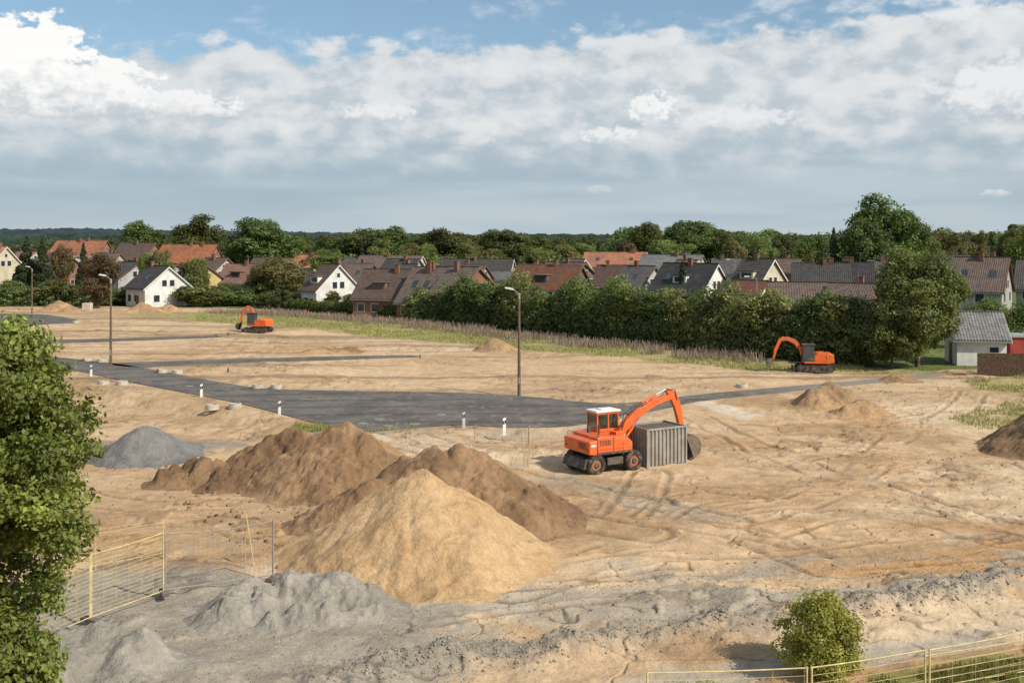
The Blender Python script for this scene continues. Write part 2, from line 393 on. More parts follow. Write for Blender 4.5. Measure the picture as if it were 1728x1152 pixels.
sand1=(.56,.375,.205);sand2=(.49,.315,.165);brown1=(.35,.225,.125);brown2=(.25,.155,.085);gry=(.29,.262,.215);gry2=(.36,.325,.27)
pile('sand_pile',[(-3.55,41,3.3),(-2.5,40.6,2.4),(-4.8,41,2.3),(-1.4,40.4,1.6),(-5.9,41.0,1.6),(-.5,40,.95),(-3.6,39.6,2.3)],sand1,sand2,.055,.09,.70,1)
pile('dirt_pile',[(-3.3,47.2,3.0),(-2.1,47.3,2.9),(-4.4,46.6,2.5),(-5.9,45.6,1.8),(-.7,46.6,2.1),(.7,45.6,1.35),(-.2,45.2,1.5),(-7.2,45.2,1.1),(1.6,44.8,.6)],(.33,.205,.115),(.23,.14,.078),.07,.2,.66,2,clod=.14)
pile('dirt_pile',[(-8.5,54,2.9),(-7.6,53.3,2.5),(-9.8,53.4,2.1),(-6.6,52.6,1.8),(-8.9,51.6,1.6),(-5.8,52,1.1)],(.38,.24,.135),(.27,.165,.09),.07,.18,.66,3,clod=.12)
pile('dirt_pile',[(-11.5,56,2.4),(-10.6,55.2,2.1),(-12.5,55,1.7),(-13.4,54.2,1.1),(-11.8,53.4,1.0),(-15.2,54.4,1.0),(-16.0,55,.8),(-14.4,52.9,.6),(-17,53.8,.6)],(.29,.18,.10),(.19,.115,.065),.08,.26,.7,4,clod=.2)
pile('gravel_pile',[(GX(245,60.5),60.5,1.6),(GX(228,60.3),60.3,1.25),(GX(265,60.3),60.3,1.2)],(.17,.165,.155),(.23,.22,.205),.07,.07,.62,5)
pile('gravel_pile',[(GX(420,35.2),35.2,.95),(GX(455,34.8),34.8,.8),(GX(505,35.6),35.6,1.05),(GX(560,35.4),35.4,1.05),(GX(600,35),35,.9),(GX(385,34.2),34.2,.6),(GX(640,34.8),34.8,.5),(GX(530,34.2),34.2,.6),(GX(470,33.8),33.8,.4)],gry,gry2,.05,.15,.8,6,clod=.16)
pile('gravel_pile',[(GX(125,30.9),30.9,.9),(GX(180,31.2),31.2,1.0),(GX(240,30.7),30.7,.85),(GX(110,30),30,.6),(GX(215,30),30,.5)],gry,gry2,.05,.13,.8,7,clod=.12)
pile('dirt_pile',[(31.6,63,2.5),(30.2,62,1.6),(33,62,2.0)],brown1,brown2,.09,.14,.62,8)
pile('dirt_pile',[(GX(1400,78.5),78.5,1.7),(GX(1388,78),78,1.4),(GX(1418,78),78,1.3)],sand2,brown1,.1,.14,.6,9,clod=.1)
pile('dirt_pile',[(GX(1450,74.5),74.5,1.0),(GX(1440,74),74,.8)],sand2,brown1,.1,.14,.6,10,clod=.1)
pile('dirt_pile',[(GX(835,119),119,1.35),(GX(845,118.5),118.5,.9)],sand2,brown1,.14,.14,.6,11)
pile('dirt_pile',[(GX(550,116),116,.7),(GX(585,116),116,.6),(GX(530,115),115,.5)],sand2,brown2,.14,.14,.4,12)
for k,(px,Yd,h) in enumerate([(100,184,1.8),(240,180,1.7),(285,181,1.3),(262,178,.9),(120,181,1.1)]):
    pile('dirt_pile',[(GX(px,Yd),Yd,h),(GX(px,Yd)+1,Yd-.6,h*.7)],sand2,brown1,.2,.15,.6,20+k)
pile('dirt_pile',[(GX(1510,92),92,.6),(GX(1525,92),92,.5)],brown1,brown2,.12,.14,.5,30)

def rocks(name,n,sampler,smin,smax,c):
    P=sampler(n);n=len(P)
    S=smin+(smax-smin)*rng.random(n)**4
    zz=terrain(P[:,0][None],P[:,1][None],False)[0]
    base=np.array([[-1,-1,-.5],[1,-1,-.6],[1,1,-.5],[-1,1,-.6],[-.6,-.7,.5],[.7,-.5,.6],[.5,.7,.4],[-.7,.6,.55]])*.5
    V=base[None]*(1+.35*rng.standard_normal((n,8,3)))*S[:,None,None]
    a=rng.random(n)*6.28;ca,sa=np.cos(a),np.sin(a)
    x=V[...,0]*ca[:,None]-V[...,1]*sa[:,None];y=V[...,0]*sa[:,None]+V[...,1]*ca[:,None]
    V=np.stack([x+P[:,0:1],y+P[:,1:2],V[...,2]+(zz+S*.15)[:,None]],-1)
    q=np.array([[0,3,2,1],[4,5,6,7],[0,1,5,4],[1,2,6,5],[2,3,7,6],[3,0,4,7]])
    Q=(np.arange(n)[:,None,None]*8+q[None]).reshape(-1,4)
    C=np.repeat(np.asarray(c)[None]*(.75+.5*rng.random((n,1))),8,0)
    qmesh(name,V.reshape(-1,3),Q,[soil_m],col=C)
def near_line(L,sp):
    L=crom(L,4,False)
    def f(n):
        k=rng.integers(0,len(L)-1,n);tt=rng.random((n,1));return L[k]*(1-tt)+L[k+1]*tt+rng.standard_normal((n,2))*sp
    return f
def in_poly(P):
    P=np.array(P)
    def f(n):
        q=np.stack([rng.uniform(P[:,0].min(),P[:,0].max(),n*3),rng.uniform(P[:,1].min(),P[:,1].max(),n*3)],1)
        return q[inside(q[:,0],q[:,1],P)][:n]
    return f
rocks('loose_stones',5000,near_line(berm,.5),.02,.10,(.35,.31,.25))
rocks('gravel',9000,in_poly(GP([(60,1200),(60,1060),(290,960),(620,995),(1728,930),(1800,1000),(1000,1080),(700,1200)])),.015,.07,(.35,.31,.25))
rocks('clods',1800,in_poly(GP([(150,1000),(150,780),(600,740),(1100,850),(1728,720),(1800,960),(900,1040)])),.02,.12,(.44,.29,.165))
rocks('clods',1100,in_poly(GP([(280,860),(280,780),(700,760),(960,850),(960,920),(470,960)])),.04,.25,(.32,.20,.115))

# ---------------------------------------------------------------- vegetation
leaf=leafmat('leaves');bark=mat('bark',(.10,.075,.05),.9,.3,8,bump=.5)
def unit(n):
    d=rng.standard_normal((n,3));return d/np.linalg.norm(d,axis=1)[:,None]
def leafq(Cn,N,S,asp=.6):
    n=len(Cn);r=unit(n);a=np.cross(N,r);a/=np.linalg.norm(a,axis=1)[:,None]+1e-9;b2=np.cross(N,a)
    S=S[:,None]
    V=np.stack([Cn-a*S*.5,Cn+b2*S*.5*asp-a*S*.05,Cn+a*S*.5,Cn-b2*S*.5*asp-a*S*.05],1).reshape(-1,3)
    Q=np.arange(n*4).reshape(-1,4);return V,Q
def crown(lobes,dens,size,ca,cb,inner=.55,clump=.0,csize=.5,per=12):
    CC=[];NN=[];KK=[]
    ca=np.asarray(ca);cb=np.asarray(cb)
    for L in lobes:
        L=np.asarray(L,float);r=L[3:]
        A=4*np.pi*((r[0]*r[1])**1.6/3+(r[0]*r[2])**1.6/3+(r[1]*r[2])**1.6/3)**(1/1.6)
        n=int(A*dens)+4;ls=.78+.5*rng.random()
        d=unit(n);rad=inner+(1.08-inner)*rng.random((n,1))**.6
        if clump: 
            nc=max(3,int(A*dens*clump/per));dc=unit(nc);k=rng.integers(0,nc,n)
            base=dc[k]*(inner+(1.1-inner)*rng.random(nc)**.5)[k][:,None]
            off=rng.standard_normal((n,3))*csize;off[:,2]*=.6
            P=L[:3]+base*r+off
            d=dc[k];shade=(.7+.6*rng.random(nc))[k]*ls
        else:
            P=L[:3]+d*rad*r;shade=np.ones(n)*ls
        N=d*.8+unit(n)*.75+np.array([0,0,.35]);N/=np.linalg.norm(N,axis=1)[:,None]
        mixf=np.clip(rng.random((n,1))*.6+rng.random()*.4,0,1);c=(ca+(cb-ca)*mixf)*shade[:,None]*(.75+.5*rng.random((n,1)))
        CC.append(P);NN.append(N);KK.append(c)
    P=np.concatenate(CC);N=np.concatenate(NN);c=np.concatenate(KK)
    S=size*(.6+.8*rng.random(len(P)))
    V,Q=leafq(P,N,S);return V,Q,np.repeat(c,4,0)
def limbs(h,cr,lobes,r0,lean=0):
    paths=[];tx=rng.standard_normal(2)*.02*h
    trunk=np.array([[0,0,-.3],[tx[0]*.3,tx[1]*.3,h*.25],[tx[0],tx[1],h*.5],[tx[0]*1.4,tx[1]*1.4,h*.8]])
    paths.append((trunk,[r0*1.25,r0,r0*.7,r0*.2]))
    for L in lobes:
        L=np.asarray(L);z0=max(h*.2,min(L[2]-.25*h,h*.6)) ; s=np.array([tx[0]*z0/h*1.6,tx[1]*z0/h*1.6,z0])
        mid=(s+L[:3])/2+np.array([0,0,.03*h])+rng.standard_normal(3)*.02*h
        paths.append(([s,mid,L[:3]],[r0*.42,r0*.25,r0*.08]))
    return tubes(paths,6)
def treemesh(name,h,w,dens,size,ca,cb,nl=22,cb0=.25,r0=None,clump=0,csize=.4,shape='round',lr_=(.2,.4)):
    lobes=[];r0=r0 or h*.022
    zc=h*(cb0+(1-cb0)*.5);rz=h*(1-cb0)*.5
    sk_=rng.standard_normal(2)*.12*w
    for k in range(nl):
        d=unit(1)[0];u=rng.random()**.4
        lr=w*.5*rng.uniform(*lr_)
        px,py,pz=d[0]*(w*.5-lr*.8)*u,d[1]*(w*.5-lr*.8)*u,zc+d[2]*(rz-lr*.7)*u
        px+=sk_[0]*(pz/h-.5);py+=sk_[1]*(pz/h-.5)
        if shape=='cone':
            zz=rng.random();px,py=d[0]*w*.42*(1-zz),d[1]*w*.42*(1-zz);pz=h*(cb0+(1-cb0)*zz*.93);lr=w*.30*(1-zz*.82)
            lobes.append((px,py,pz,lr,lr,lr*.7));continue
        lobes.append((px,py,pz,lr,lr,lr*rng.uniform(.7,.95)))
    V,Q,c=crown(lobes,dens,size,ca,cb,clump=clump,csize=csize)
    tv,tq=limbs(h,w,lobes[:12],r0)
    mi=np.concatenate([np.zeros(len(Q)),np.ones(len(tq))])
    V2=np.concatenate([V,tv]);Q2=np.concatenate([Q,tq+len(V)])
    c2=np.concatenate([c,np.full((len(tv),3),.08)])
    return qmesh(name,V2,Q2,[leaf,bark],mi=mi,col=c2,link=False)
DG=(.055,.080,.020);MG=(.125,.148,.036);YG=(.20,.21,.055);BR=(.22,.165,.07)
oak=[treemesh('t%d'%k,12,10,30,.40,DG,MG,34,.16,clump=.7,csize=.35) for k in range(5)]
lite=[treemesh('l%d'%k,12,9.5,30,.38,MG,YG,32,.13,clump=.7,csize=.35) for k in range(3)]
brn=[treemesh('b%d'%k,12,10,26,.38,(.09,.09,.025),BR,30,.1,clump=.7,csize=.35) for k in range(2)]
con=[treemesh('c%d'%k,12,5.5,45,.34,(.028,.05,.02),(.065,.09,.032),60,.04,shape='cone') for k in range(2)]
pop=[treemesh('p%d'%k,14,3.6,40,.32,DG,MG,30,.06,lr_=(.35,.6)) for k in range(2)]
shrub=[treemesh('s%d'%k,4,4.4,60,.24,DG,YG,16,.02,r0=.06,clump=.7,csize=.2,lr_=(.25,.5)) for k in range(3)]
def plant(nm,meshes,px,Yd,top,wpx,base_h=12.,base_w=10.):
    me=random.choice(meshes);x=GX(px,Yd);h=HT(top,Yd);w=wpx/F*Yd
    o=bpy.data.objects.new(nm,me);COL.objects.link(o);o.location=(x,Yd,-.05)
    o.scale=(w/base_w,w/base_w,h/base_h);o.rotation_euler[2]=random.random()*6.28;return o
T='deciduous_tree'
for px,Yd,top,w in [(240,350,372,84),(345,330,362,100),(448,300,362,122),(412,310,383,60),(478,305,382,50),(305,360,395,60),(1490,250,328,135),(1465,245,362,80),(1528,255,356,80),
    (600,390,380,90),(655,380,378,85),(700,400,390,70),(757,390,379,90),(855,360,383,95),(895,365,394,70),(560,410,394,70),(935,420,400,60),(1345,330,386,60),(1322,320,390,46),(1380,335,390,60),(1090,430,374,70),(1160,430,368,80),(1215,430,382,60),(1260,400,392,60)]:
    plant(T,oak,px,Yd,top,w)
for px,Yd,top,w in [(1130,300,396,90),(1595,280,378,70),(1560,270,392,60),(1640,290,386,60),(1700,260,382,60),(1740,250,374,90),(805,400,390,70),(985,420,405,60),(960,330,410,70),(830,330,413,55),(330,215,425,50),(250,210,415,40),(275,208,418,40),(550,290,418,60),(1385,250,415,60),(790,340,402,50),(640,350,400,50),(720,330,408,40),(910,310,412,60),(1290,300,400,50),(505,320,398,50)]:
    plant(T,lite,px,Yd,top,w,12,9.5)
for px,Yd,top,w in [(165,190,425,75),(475,200,432,95),(440,205,445,60),(690,330,408,50),(1060,330,400,60),(530,300,425,60),(105,260,405,40),(1620,285,392,50),(1235,310,402,50)]:
    plant(T,brn,px,Yd,top,w)
for px,Yd,top,w in [(45,225,391,44),(72,222,395,40),(141,235,402,28),(1407,250,376,34),(1152,165,433,34),(1166,168,440,26),(1320,170,455,24),(20,240,415,40),(610,300,398,20),(870,300,400,20),(1010,330,402,22)]:
    plant('conifer_tree',con,px,Yd,top,w,12,5.5)
for px,Yd,top,w in [(1612,300,386,20),(1655,300,388,22),(1675,300,384,20),(1692,300,390,20),(1712,290,370,34),(1732,280,373,30),(470,186,464,18),(484,186,466,18)]:
    plant('poplar_tree',pop,px,Yd,top,w,14,3.6)
def lobeband(n,px0,px1,Y0,Y1,tops,r0,r1):
    L=[]
    for k in range(n):
        px=random.uniform(px0,px1);Yd=random.uniform(Y0,Y1);top=np.interp(px,[a for a,_ in tops],[b for _,b in tops])+5*math.sin(px*.055+Y0)+3*math.sin(px*.13)+random.uniform(-3,9)
        r=random.uniform(r0,r1);z=HT(top,Yd)-r*.8
        x=GX(px,Yd)
        L.append((x,Yd,z,r,r,r*.85));L.append((x+random.uniform(-r,r),Yd-r*.5,z-r,r*1.1,r*1.1,r))
        L.append((x+random.uniform(-r,r),Yd-r,max(r*.6,z-2.2*r),r*1.1,r*1.1,r))
    return L
def mass(name,L,dens,size,ca,cb,inner=.7,clump=0,csize=.3):
    V,Q,c=crown(L,dens,size,ca,cb,inner,clump,csize);return qmesh(name,V,Q,[leaf],col=c)
mass('forest',lobeband(150,1050,1440,430,520,[(1050,394),(1090,382),(1120,392),(1155,378),(1200,384),(1260,392),(1330,400),(1440,402)],2.8,6),1.3,1.15,DG,MG)
mass('forest',lobeband(240,-150,1080,560,680,[(-150,415),(200,408),(500,405),(560,398),(620,393),(760,396),(850,400),(1080,405)],3.5,7),.8,1.5,(.05,.08,.03),(.10,.13,.045))
mass('forest',lobeband(150,1400,2000,420,560,[(1400,400),(1500,396),(1600,392),(2000,392)],3,6),1.,1.2,DG,MG)
mass('forest',lobeband(120,-150,1900,300,370,[(-150,430),(500,432),(900,425),(1300,430),(1900,425)],2.5,4.5),1.5,.85,DG,YG)
def hill(name,Y0,Y1,tops,colr,sd):
    px=np.linspace(-1500,3200,900);dep=np.linspace(0,1,14)
    top=np.interp(px,[a for a,_ in tops],[b_ for _,b_ in tops])
    h=CAM_H-(top-HY)*Y1/F
    XX=np.zeros((14,900));YY=XX.copy();ZZ=XX.copy()
    for k,dd in enumerate(dep):
        Yd=Y0+(Y1-Y0)*dd;XX[k]=GX(px,Yd);YY[k]=Yd
        ZZ[k]=h*math.sin(dd*math.pi/2)+(fbm(px/5,px*0+k*3,sd,4)-.5)*9*(.4+dd)
    ZZ[0]=-2
    i=np.arange(13)[:,None]*900;j=np.arange(899)[None];Q=np.stack([i+j,i+j+1,i+900+j+1,i+900+j],-1).reshape(-1,4)
    qmesh(name,np.stack([XX,YY,ZZ],-1).reshape(-1,3),Q,[mat(name+'_m%d'%sd,colr,1,.35,.02,spec=0.)],smooth=False)  # colr has aerial haze mixed in: bluish-green base colour for distance
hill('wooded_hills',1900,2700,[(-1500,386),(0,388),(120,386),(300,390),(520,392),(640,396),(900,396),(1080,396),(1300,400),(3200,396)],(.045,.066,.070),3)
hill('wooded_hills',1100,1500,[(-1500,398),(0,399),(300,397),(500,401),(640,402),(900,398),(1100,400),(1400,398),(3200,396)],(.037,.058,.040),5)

HL=crom(hedge_line,8,False)
def hline(px):
    b_=np.array([(p[0]/p[1]*F+CX) for p in HL]);o=np.argsort(b_)
    return np.interp(px,b_[o],HL[o,0]),np.interp(px,b_[o],HL[o,1])
L=[];L2=[]
for k in range(320):
    px=random.uniform(695,1480);x,y=hline(px)
    top=np.interp(px,[690,730,800,860,930,980,1060,1150,1230,1330,1400,1450,1480],[508,488,480,482,478,488,488,496,496,508,508,504,514])+9*math.sin(px*.07)+6*math.sin(px*.19+1)+random.uniform(-5,12)
    y2=y+random.uniform(.8,4.5);h=HT(top,y2);r=random.uniform(.6,1.4);zz=random.choice([h-r*.7,h-r*.9,h*.6,h*.4,h*.2])
    (L2 if vn(np.array([px/28.]),np.array([.5]),3)[0]>.55 else L).append((x,y2 if zz>h*.5 else y+1.3+random.random(),max(zz,.6),r*1.1,r,r*1.15))
Lh=[]
for px in np.arange(700,1480,9.):
    x,y=hline(px);Lh.append((x,y+3,1.6,1.8,1.2,2.0))
mass('shrub_hedge',L+Lh,30,.30,(.065,.085,.022),(.16,.17,.05),.6,.8,.28)
mass('shrub_hedge',L2,30,.30,(.11,.12,.035),(.22,.195,.07),.6,.8,.28)
L=[]
for px in np.arange(455,700,3.0):
    x,y=hline(px)
    for q in range(2): L.append((x+random.uniform(-.3,.3),y+3+random.random()*.5,.8+random.uniform(-.1,.45),.8,.8,.8))
mass('clipped_hedge',L,22,.28,(.06,.10,.015),(.14,.20,.035),.7)
L=[]
for px in np.arange(1630,1900,3.5): L.append((GX(px,118),118+random.random()*1.5,random.uniform(1.2,4.5),1.3,1.2,1.3))
for px in np.arange(1630,1900,4): L.append((GX(px,118),118.,1.2,1.4,1.2,1.4))
mass('garden_hedge',L,22,.26,(.06,.11,.015),(.15,.22,.04),.7)
L=[]
for k in range(95):
    px=random.uniform(-80,200) if k%2 else random.uniform(330,470);L.append((GX(px,200),196+random.uniform(0,8),random.uniform(.6,2.6),1.5,1.3,1.4))
mass('shrubs',L,18,.34,DG,(.14,.16,.05),.7,.7,.25)
for px,Yd,top,w in [(20,205,470,60),(60,200,478,70),(105,198,470,70),(315,196,482,60),(350,194,478,70),(405,196,488,60),(450,192,492,50),(560,182,490,40),(590,184,495,40),(740,160,484,60),(1000,150,475,60),(1270,130,492,50),(330,205,455,50),(205,200,485,60),(380,205,470,50),(420,230,450,60),(640,200,475,30),(870,165,478,50),(1090,150,485,40),(1180,140,488,45),(500,190,492,50)]:
    plant('garden_shrub',shrub,px,Yd,top,w,4,4.4)
me=treemesh('bigtree',11.8,9.2,95,.23,(.07,.09,.02),(.17,.175,.05),60,.05,r0=.2,clump=.9,csize=.24,lr_=(.18,.36))
o=bpy.data.objects.new(T,me);COL.objects.link(o);o.location=(GX(1548,102),102,0)
me=treemesh('bigtree2',6.5,6,90,.22,(.07,.09,.02),(.15,.16,.045),26,.02,r0=.12,clump=.9,csize=.22)
o=bpy.data.objects.new(T,me);COL.objects.link(o);o.location=(GX(1505,101),101,0)

def near_tree(name,loc,lobes,dens,size,ca,cb,trunkh,r0,csize=.17,per=30,nlimb=30):
    V,Q,c=crown(lobes,dens,size,ca,cb,inner=.2,clump=1.0,csize=csize,per=per)
    tv,tq=limbs(trunkh,3,lobes[:nlimb],r0)
    V=np.concatenate([V,tv]);mi=np.concatenate([np.zeros(len(Q)),np.ones(len(tq))]);Q=np.concatenate([Q,tq+len(c)]);c=np.concatenate([c,np.full((len(tv),3),.08)])
    o=qmesh(name,V,Q,[leaf,bark],mi=mi,col=c);o.location=loc;return o
L=[];zs=[1.6,3.2,4.3,5.2,5.8,6.66,7.7,8.8,9.6,10.6];rs=[1.2,1.3,1.35,1.65,2.15,2.3,2.3,1.95,1.5,.95]
for k in range(250):
    z=rng.uniform(1.8,10.25);Rz=np.interp(z,zs,rs);a=rng.random()*6.283;r=rng.uniform(.28,.56)
    q=max(0,Rz-r*.9)*(rng.random()**.38);L.append((math.cos(a)*q,math.sin(a)*q,z,r*1.15,r*1.15,r*.8))
near_tree(T,(-10.15,20.5,0),L,260,.115,(.11,.15,.022),(.235,.27,.055),8.5,.14,csize=.12,per=22)
L=[]
for k in range(100):
    a=rng.random()*6.283;z=rng.uniform(.15,2.05);Rz=np.interp(z,[0,.6,1.2,1.8,2.2],[1.1,1.42,1.3,.85,.35]);r=rng.uniform(.18,.36);q=max(0,Rz-r)*(rng.random()**.4);L.append((math.cos(a)*q,math.sin(a)*q,z,r,r,r*.9))
near_tree('leafy_bush',(GX(1385,30),30,0),L,330,.08,(.19,.215,.025),(.40,.38,.07),1.6,.04,csize=.10,per=18)
L=[]
for k in range(60):
    px=random.uniform(1380,1760);Yd=random.uniform(26.5,28.8);L.append((GX(px,Yd),Yd,random.uniform(0,.25),.35,.3,.25))
for k in range(8): L.append((GX(random.uniform(1130,1200),28.5),28.5,.1,.3,.3,.3))
mass('verge_plants',L,90,.09,(.13,.16,.025),(.28,.27,.06),.2)

grassm=leafmat('grass_blades',.25)
def grass(name,P,h0,h1,w,ca,cb):
    n=len(P);zz=terrain(P[:,0][None],P[:,1][None],False)[0]
    H=h0+(h1-h0)*rng.random(n);a=rng.random(n)*6.28;dx=np.cos(a)*w;dy=np.sin(a)*w
    lx=rng.standard_normal(n)*.25*H;ly=rng.standard_normal(n)*.25*H
    b0=np.stack([P[:,0]-dx,P[:,1]-dy,zz-.03],-1);b1=np.stack([P[:,0]+dx,P[:,1]+dy,zz-.03],-1)
    t0=np.stack([P[:,0]+lx+dx*.5,P[:,1]+ly+dy*.5,zz+H],-1);t1=np.stack([P[:,0]+lx-dx*.5,P[:,1]+ly-dy*.5,zz+H],-1)
    V=np.stack([b0,b1,t0,t1],1).reshape(-1,3);f=rng.random((n,1));c=(np.asarray(ca)+(np.asarray(cb)-np.asarray(ca))*f)*(.75+.5*rng.random((n,1)))
    qmesh(name,V,np.arange(n*4).reshape(-1,4),[grassm],col=np.repeat(c,4,0))
def clumpy(P,sc,th,sd):
    return P[fbm(P[:,0]/sc,P[:,1]/sc,sd,3)>th]
tall=in_poly(GP([(330,527),(470,526),(700,545),(1000,577),(1290,607),(1290,613),(1120,603),(1000,588),(700,556),(520,537),(400,531)]))(34000)
grass('tall_dry_grass',clumpy(tall,4,.42,5),.3,.95,.035,(.26,.19,.145),(.42,.34,.26))
low=in_poly(GP([(330,530),(470,530),(700,552),(1000,584),(1290,610),(1560,623),(1560,629),(1300,624),(1000,600),(700,574),(500,555),(330,541)]))(48000)
grass('grass',clumpy(low,5,.42,6),.06,.28,.04,(.20,.22,.05),(.38,.34,.14))
rg=np.concatenate([in_poly(GP([(1630,640),(1728,632),(2000,628),(2000,668),(1728,664),(1640,656)]))(9000),in_poly(GP([(1600,705),(1728,675),(1900,680),(1900,740),(1728,722),(1650,722)]))(5000)])
grass('grass',clumpy(rg,2.5,.50,7),.06,.3,.03,(.20,.22,.05),(.40,.36,.16))
grass('grass',np.concatenate([in_poly(GP([(470,728),(500,716),(560,722),(540,732)]))(1200),in_poly(GP([(255,775),(262,762),(275,775)]))(60),in_poly(GP([(570,716),(700,716),(700,730),(570,734)]))(150)]),.1,.35,.02,(.17,.20,.045),(.33,.30,.10))
vb=in_poly(GP([(1500,1150),(1728,1112),(1850,1100),(1850,1230),(1300,1230)]))(22000)
grass('grass',clumpy(vb,1.2,.42,9),.05,.28,.012,(.17,.21,.04),(.38,.36,.12))

# ---------------------------------------------------------------- houses
W_={'white':(.68,.66,.62),'cream':(.56,.48,.35),'yellow':(.56,.43,.20),'grey':(.36,.34,.31),'brick':(.25,.125,.08),'dark':(.13,.11,.095),'blue':(.35,.45,.55),'lgrey':(.43,.42,.40)}
RF={'orange':(.40,.15,.07),'red':(.20,.085,.055),'brown':(.125,.078,.058),'dark':(.075,.067,.063),'grey':(.15,.145,.14),'black':(.048,.045,.046)}
glass=mat('window_glass',(.03,.04,.05),.12,.3,1.,spec=.6);frame=mat('window_frame',(.68,.67,.64),.5,.1);doorm=mat('door_wood',(.16,.09,.05),.6,.2)
chim=mat('chimney_brick',(.20,.10,.07),.9,.3,4);gut=mat('gutter',(.22,.22,.22),.5,.2)
def house(pxL,pxR,Yd,ridge,eave,a,wall,roof,D=8.5,nm='gabled_house',ch=1,dorm=0,sky=0):
    Wd=(pxR-pxL)/F*Yd;ar=math.radians(a);Lh=max(4.5,(Wd-D*abs(math.sin(ar)))/math.cos(ar));hr=max(2.6,HT(ridge,Yd));he=max(1.8,min(hr-1.2,HT(eave,Yd-2)))
    e=empty(nm,(GX((pxL+pxR)/2,Yd),Yd,-.05),ar);x=Lh/2;y=D/2
    wm=mat('wall_'+wall,W_[wall],.9,.12,.8,bump=.1,dirt=tuple(q*.55 for q in W_[wall]),dirtamt=.35);rm=roofmat('roof_'+roof,RF[roof])
    bm=bmesh.new()
    pts=[(-y,0),(y,0),(y,he),(0,hr),(-y,he)]
    A=[bm.verts.new((-x,p[0],p[1])) for p in pts];B=[bm.verts.new((x,p[0],p[1])) for p in pts]
    bm.faces.new(A);bm.faces.new(B[::-1])
    for i in range(5): bm.faces.new((A[i],B[i],B[(i+1)%5],A[(i+1)%5]))
    bmobj('walls',bm,wm,e)
    s=(hr-he)/y;ov=.45;ox=.35;th=.18;bm=bmesh.new()
    for sg in (-1,1):
        q=[(0,hr+.03),(sg*(y+ov),he-s*ov+.03),(sg*(y+ov),he-s*ov+.03+th),(0,hr+.03+th*1.25)]
        a1=[bm.verts.new((-x-ox,p[0],p[1])) for p in q];b1=[bm.verts.new((x+ox,p[0],p[1])) for p in q]
        for i in range(4): bm.faces.new((a1[i],b1[i],b1[(i+1)%4],a1[(i+1)%4]))
        bm.faces.new(a1);bm.faces.new(b1[::-1])
    bmobj('roof',bm,rm,e)
    boxes('ridge_tiles',rm,[(( -x-ox,x+ox),(-.12,.12),(hr+th*1.25,hr+th*1.25+.1))],e)
    boxes('gutters',gut,[((-x-ox,x+ox),(sg*(y+ov)-.07,sg*(y+ov)+.07),(he-s*ov-.08,he-s*ov+.06)) for sg in (-1,1)],e)
    bm=bmesh.new()
    for sg in (-1,1):
        for xx in (-x-ox-.06,x+ox+.003):
            q=[(0,hr-.12),(sg*(y+ov),he-s*ov-.12),(sg*(y+ov),he-s*ov+.10),(0,hr+.10)]
            a1=[bm.verts.new((xx,p[0],p[1])) for p in q];b1=[bm.verts.new((xx+.057,p[0],p[1])) for p in q]
            for i in range(4): bm.faces.new((a1[i],b1[i],b1[(i+1)%4],a1[(i+1)%4]))
            bm.faces.new(a1);bm.faces.new(b1[::-1])
    bmobj('bargeboards',bm,frame if wall in('white','cream') else doorm,e)
    fr=[];gl=[]
    def win(face,u,z,w=1.1,h=1.2):
        for Lx,g,d in ((fr,.08,.03),(gl,0,.05)):
            if face=='f': Lx.append(((u-w/2-g,u+w/2+g),(-y-d,-y+.02),(z-g,z+h+g)))
            elif face=='b': Lx.append(((u-w/2-g,u+w/2+g),(y-.02,y+d),(z-g,z+h+g)))
            elif face=='r': Lx.append(((x-.02,x+d),(u-w/2-g,u+w/2+g),(z-g,z+h+g)))
            else: Lx.append(((-x-d,-x+.02),(u-w/2-g,u+w/2+g),(z-g,z+h+g)))
    nfl=2 if he>4.4 else 1
    gar=nm=='white_garage'
    for k in range(nfl):
        z=.95+k*2.7
        if z+1.3<he and not gar:
            for u in np.arange(-x+1.4,x-1,2.4): 
                if random.random()<.85: win('f',u,z);win('b',u,z)
            for u in (-y*.5,y*.5): win('r',u,z);win('l',u,z)
    zt=he+.2
    if hr-he>2.2:
        for f_ in 'rl': win(f_,-.75,zt,.9,1.1);win(f_,.75,zt,.9,1.1)
        if hr-he>4: win('r',0,zt+1.9,.6,.7)
    if gar: win('f',x*.5,1.3,.8,.5)
    if fr: boxes('window_frames',frame,fr,e);boxes('windows',glass,gl,e)
    if gar: boxes('door',doorm,[((-x-.06,-x+.02),(-.6,.5),(0,2.0))],e)
    else: boxes('door',doorm,[((.3,1.3),(-y-.06,-y+.02),(0,2.05))],e)
    L=[]
    for k in range(ch):
        cx=random.uniform(-x*.6,x*.6);cy=random.uniform(-.9,.9);L+= [((cx-.32,cx+.32),(cy-.3,cy+.3),(hr-1.2,hr+.95)),((cx-.38,cx+.38),(cy-.36,cy+.36),(hr+.953,hr+1.05))]
    if L: boxes('chimney',chim,L,e)
    if ch: tubeobj('tv_aerial',[([(x*.3,0,hr),(x*.3,0,hr+1.8)],.025),([(x*.3-.6,0,hr+1.7),(x*.3+.6,0,hr+1.7)],.02)],gut,4,e)
    for k in range(dorm):
        cx=-x*.5+k*x*.9/max(1,dorm-1) if dorm>1 else 0
        bm=bmesh.new();zb=he+(hr-he)*.25;yf=-y+(zb-he)/s-.1
        bbox(bm,(cx-1.1,cx+1.1),(yf,-.6),(zb,zb+1.25));bmobj('dormer',bm,wm,e)
        boxes('dormer_roof',rm,[((cx-1.3,cx+1.3),(yf-.3,-.3),(zb+1.253,zb+1.4))],e)
        boxes('dormer_window',glass,[((cx-.8,cx+.8),(yf-.04,yf+.01),(zb+.3,zb+1.05))],e)
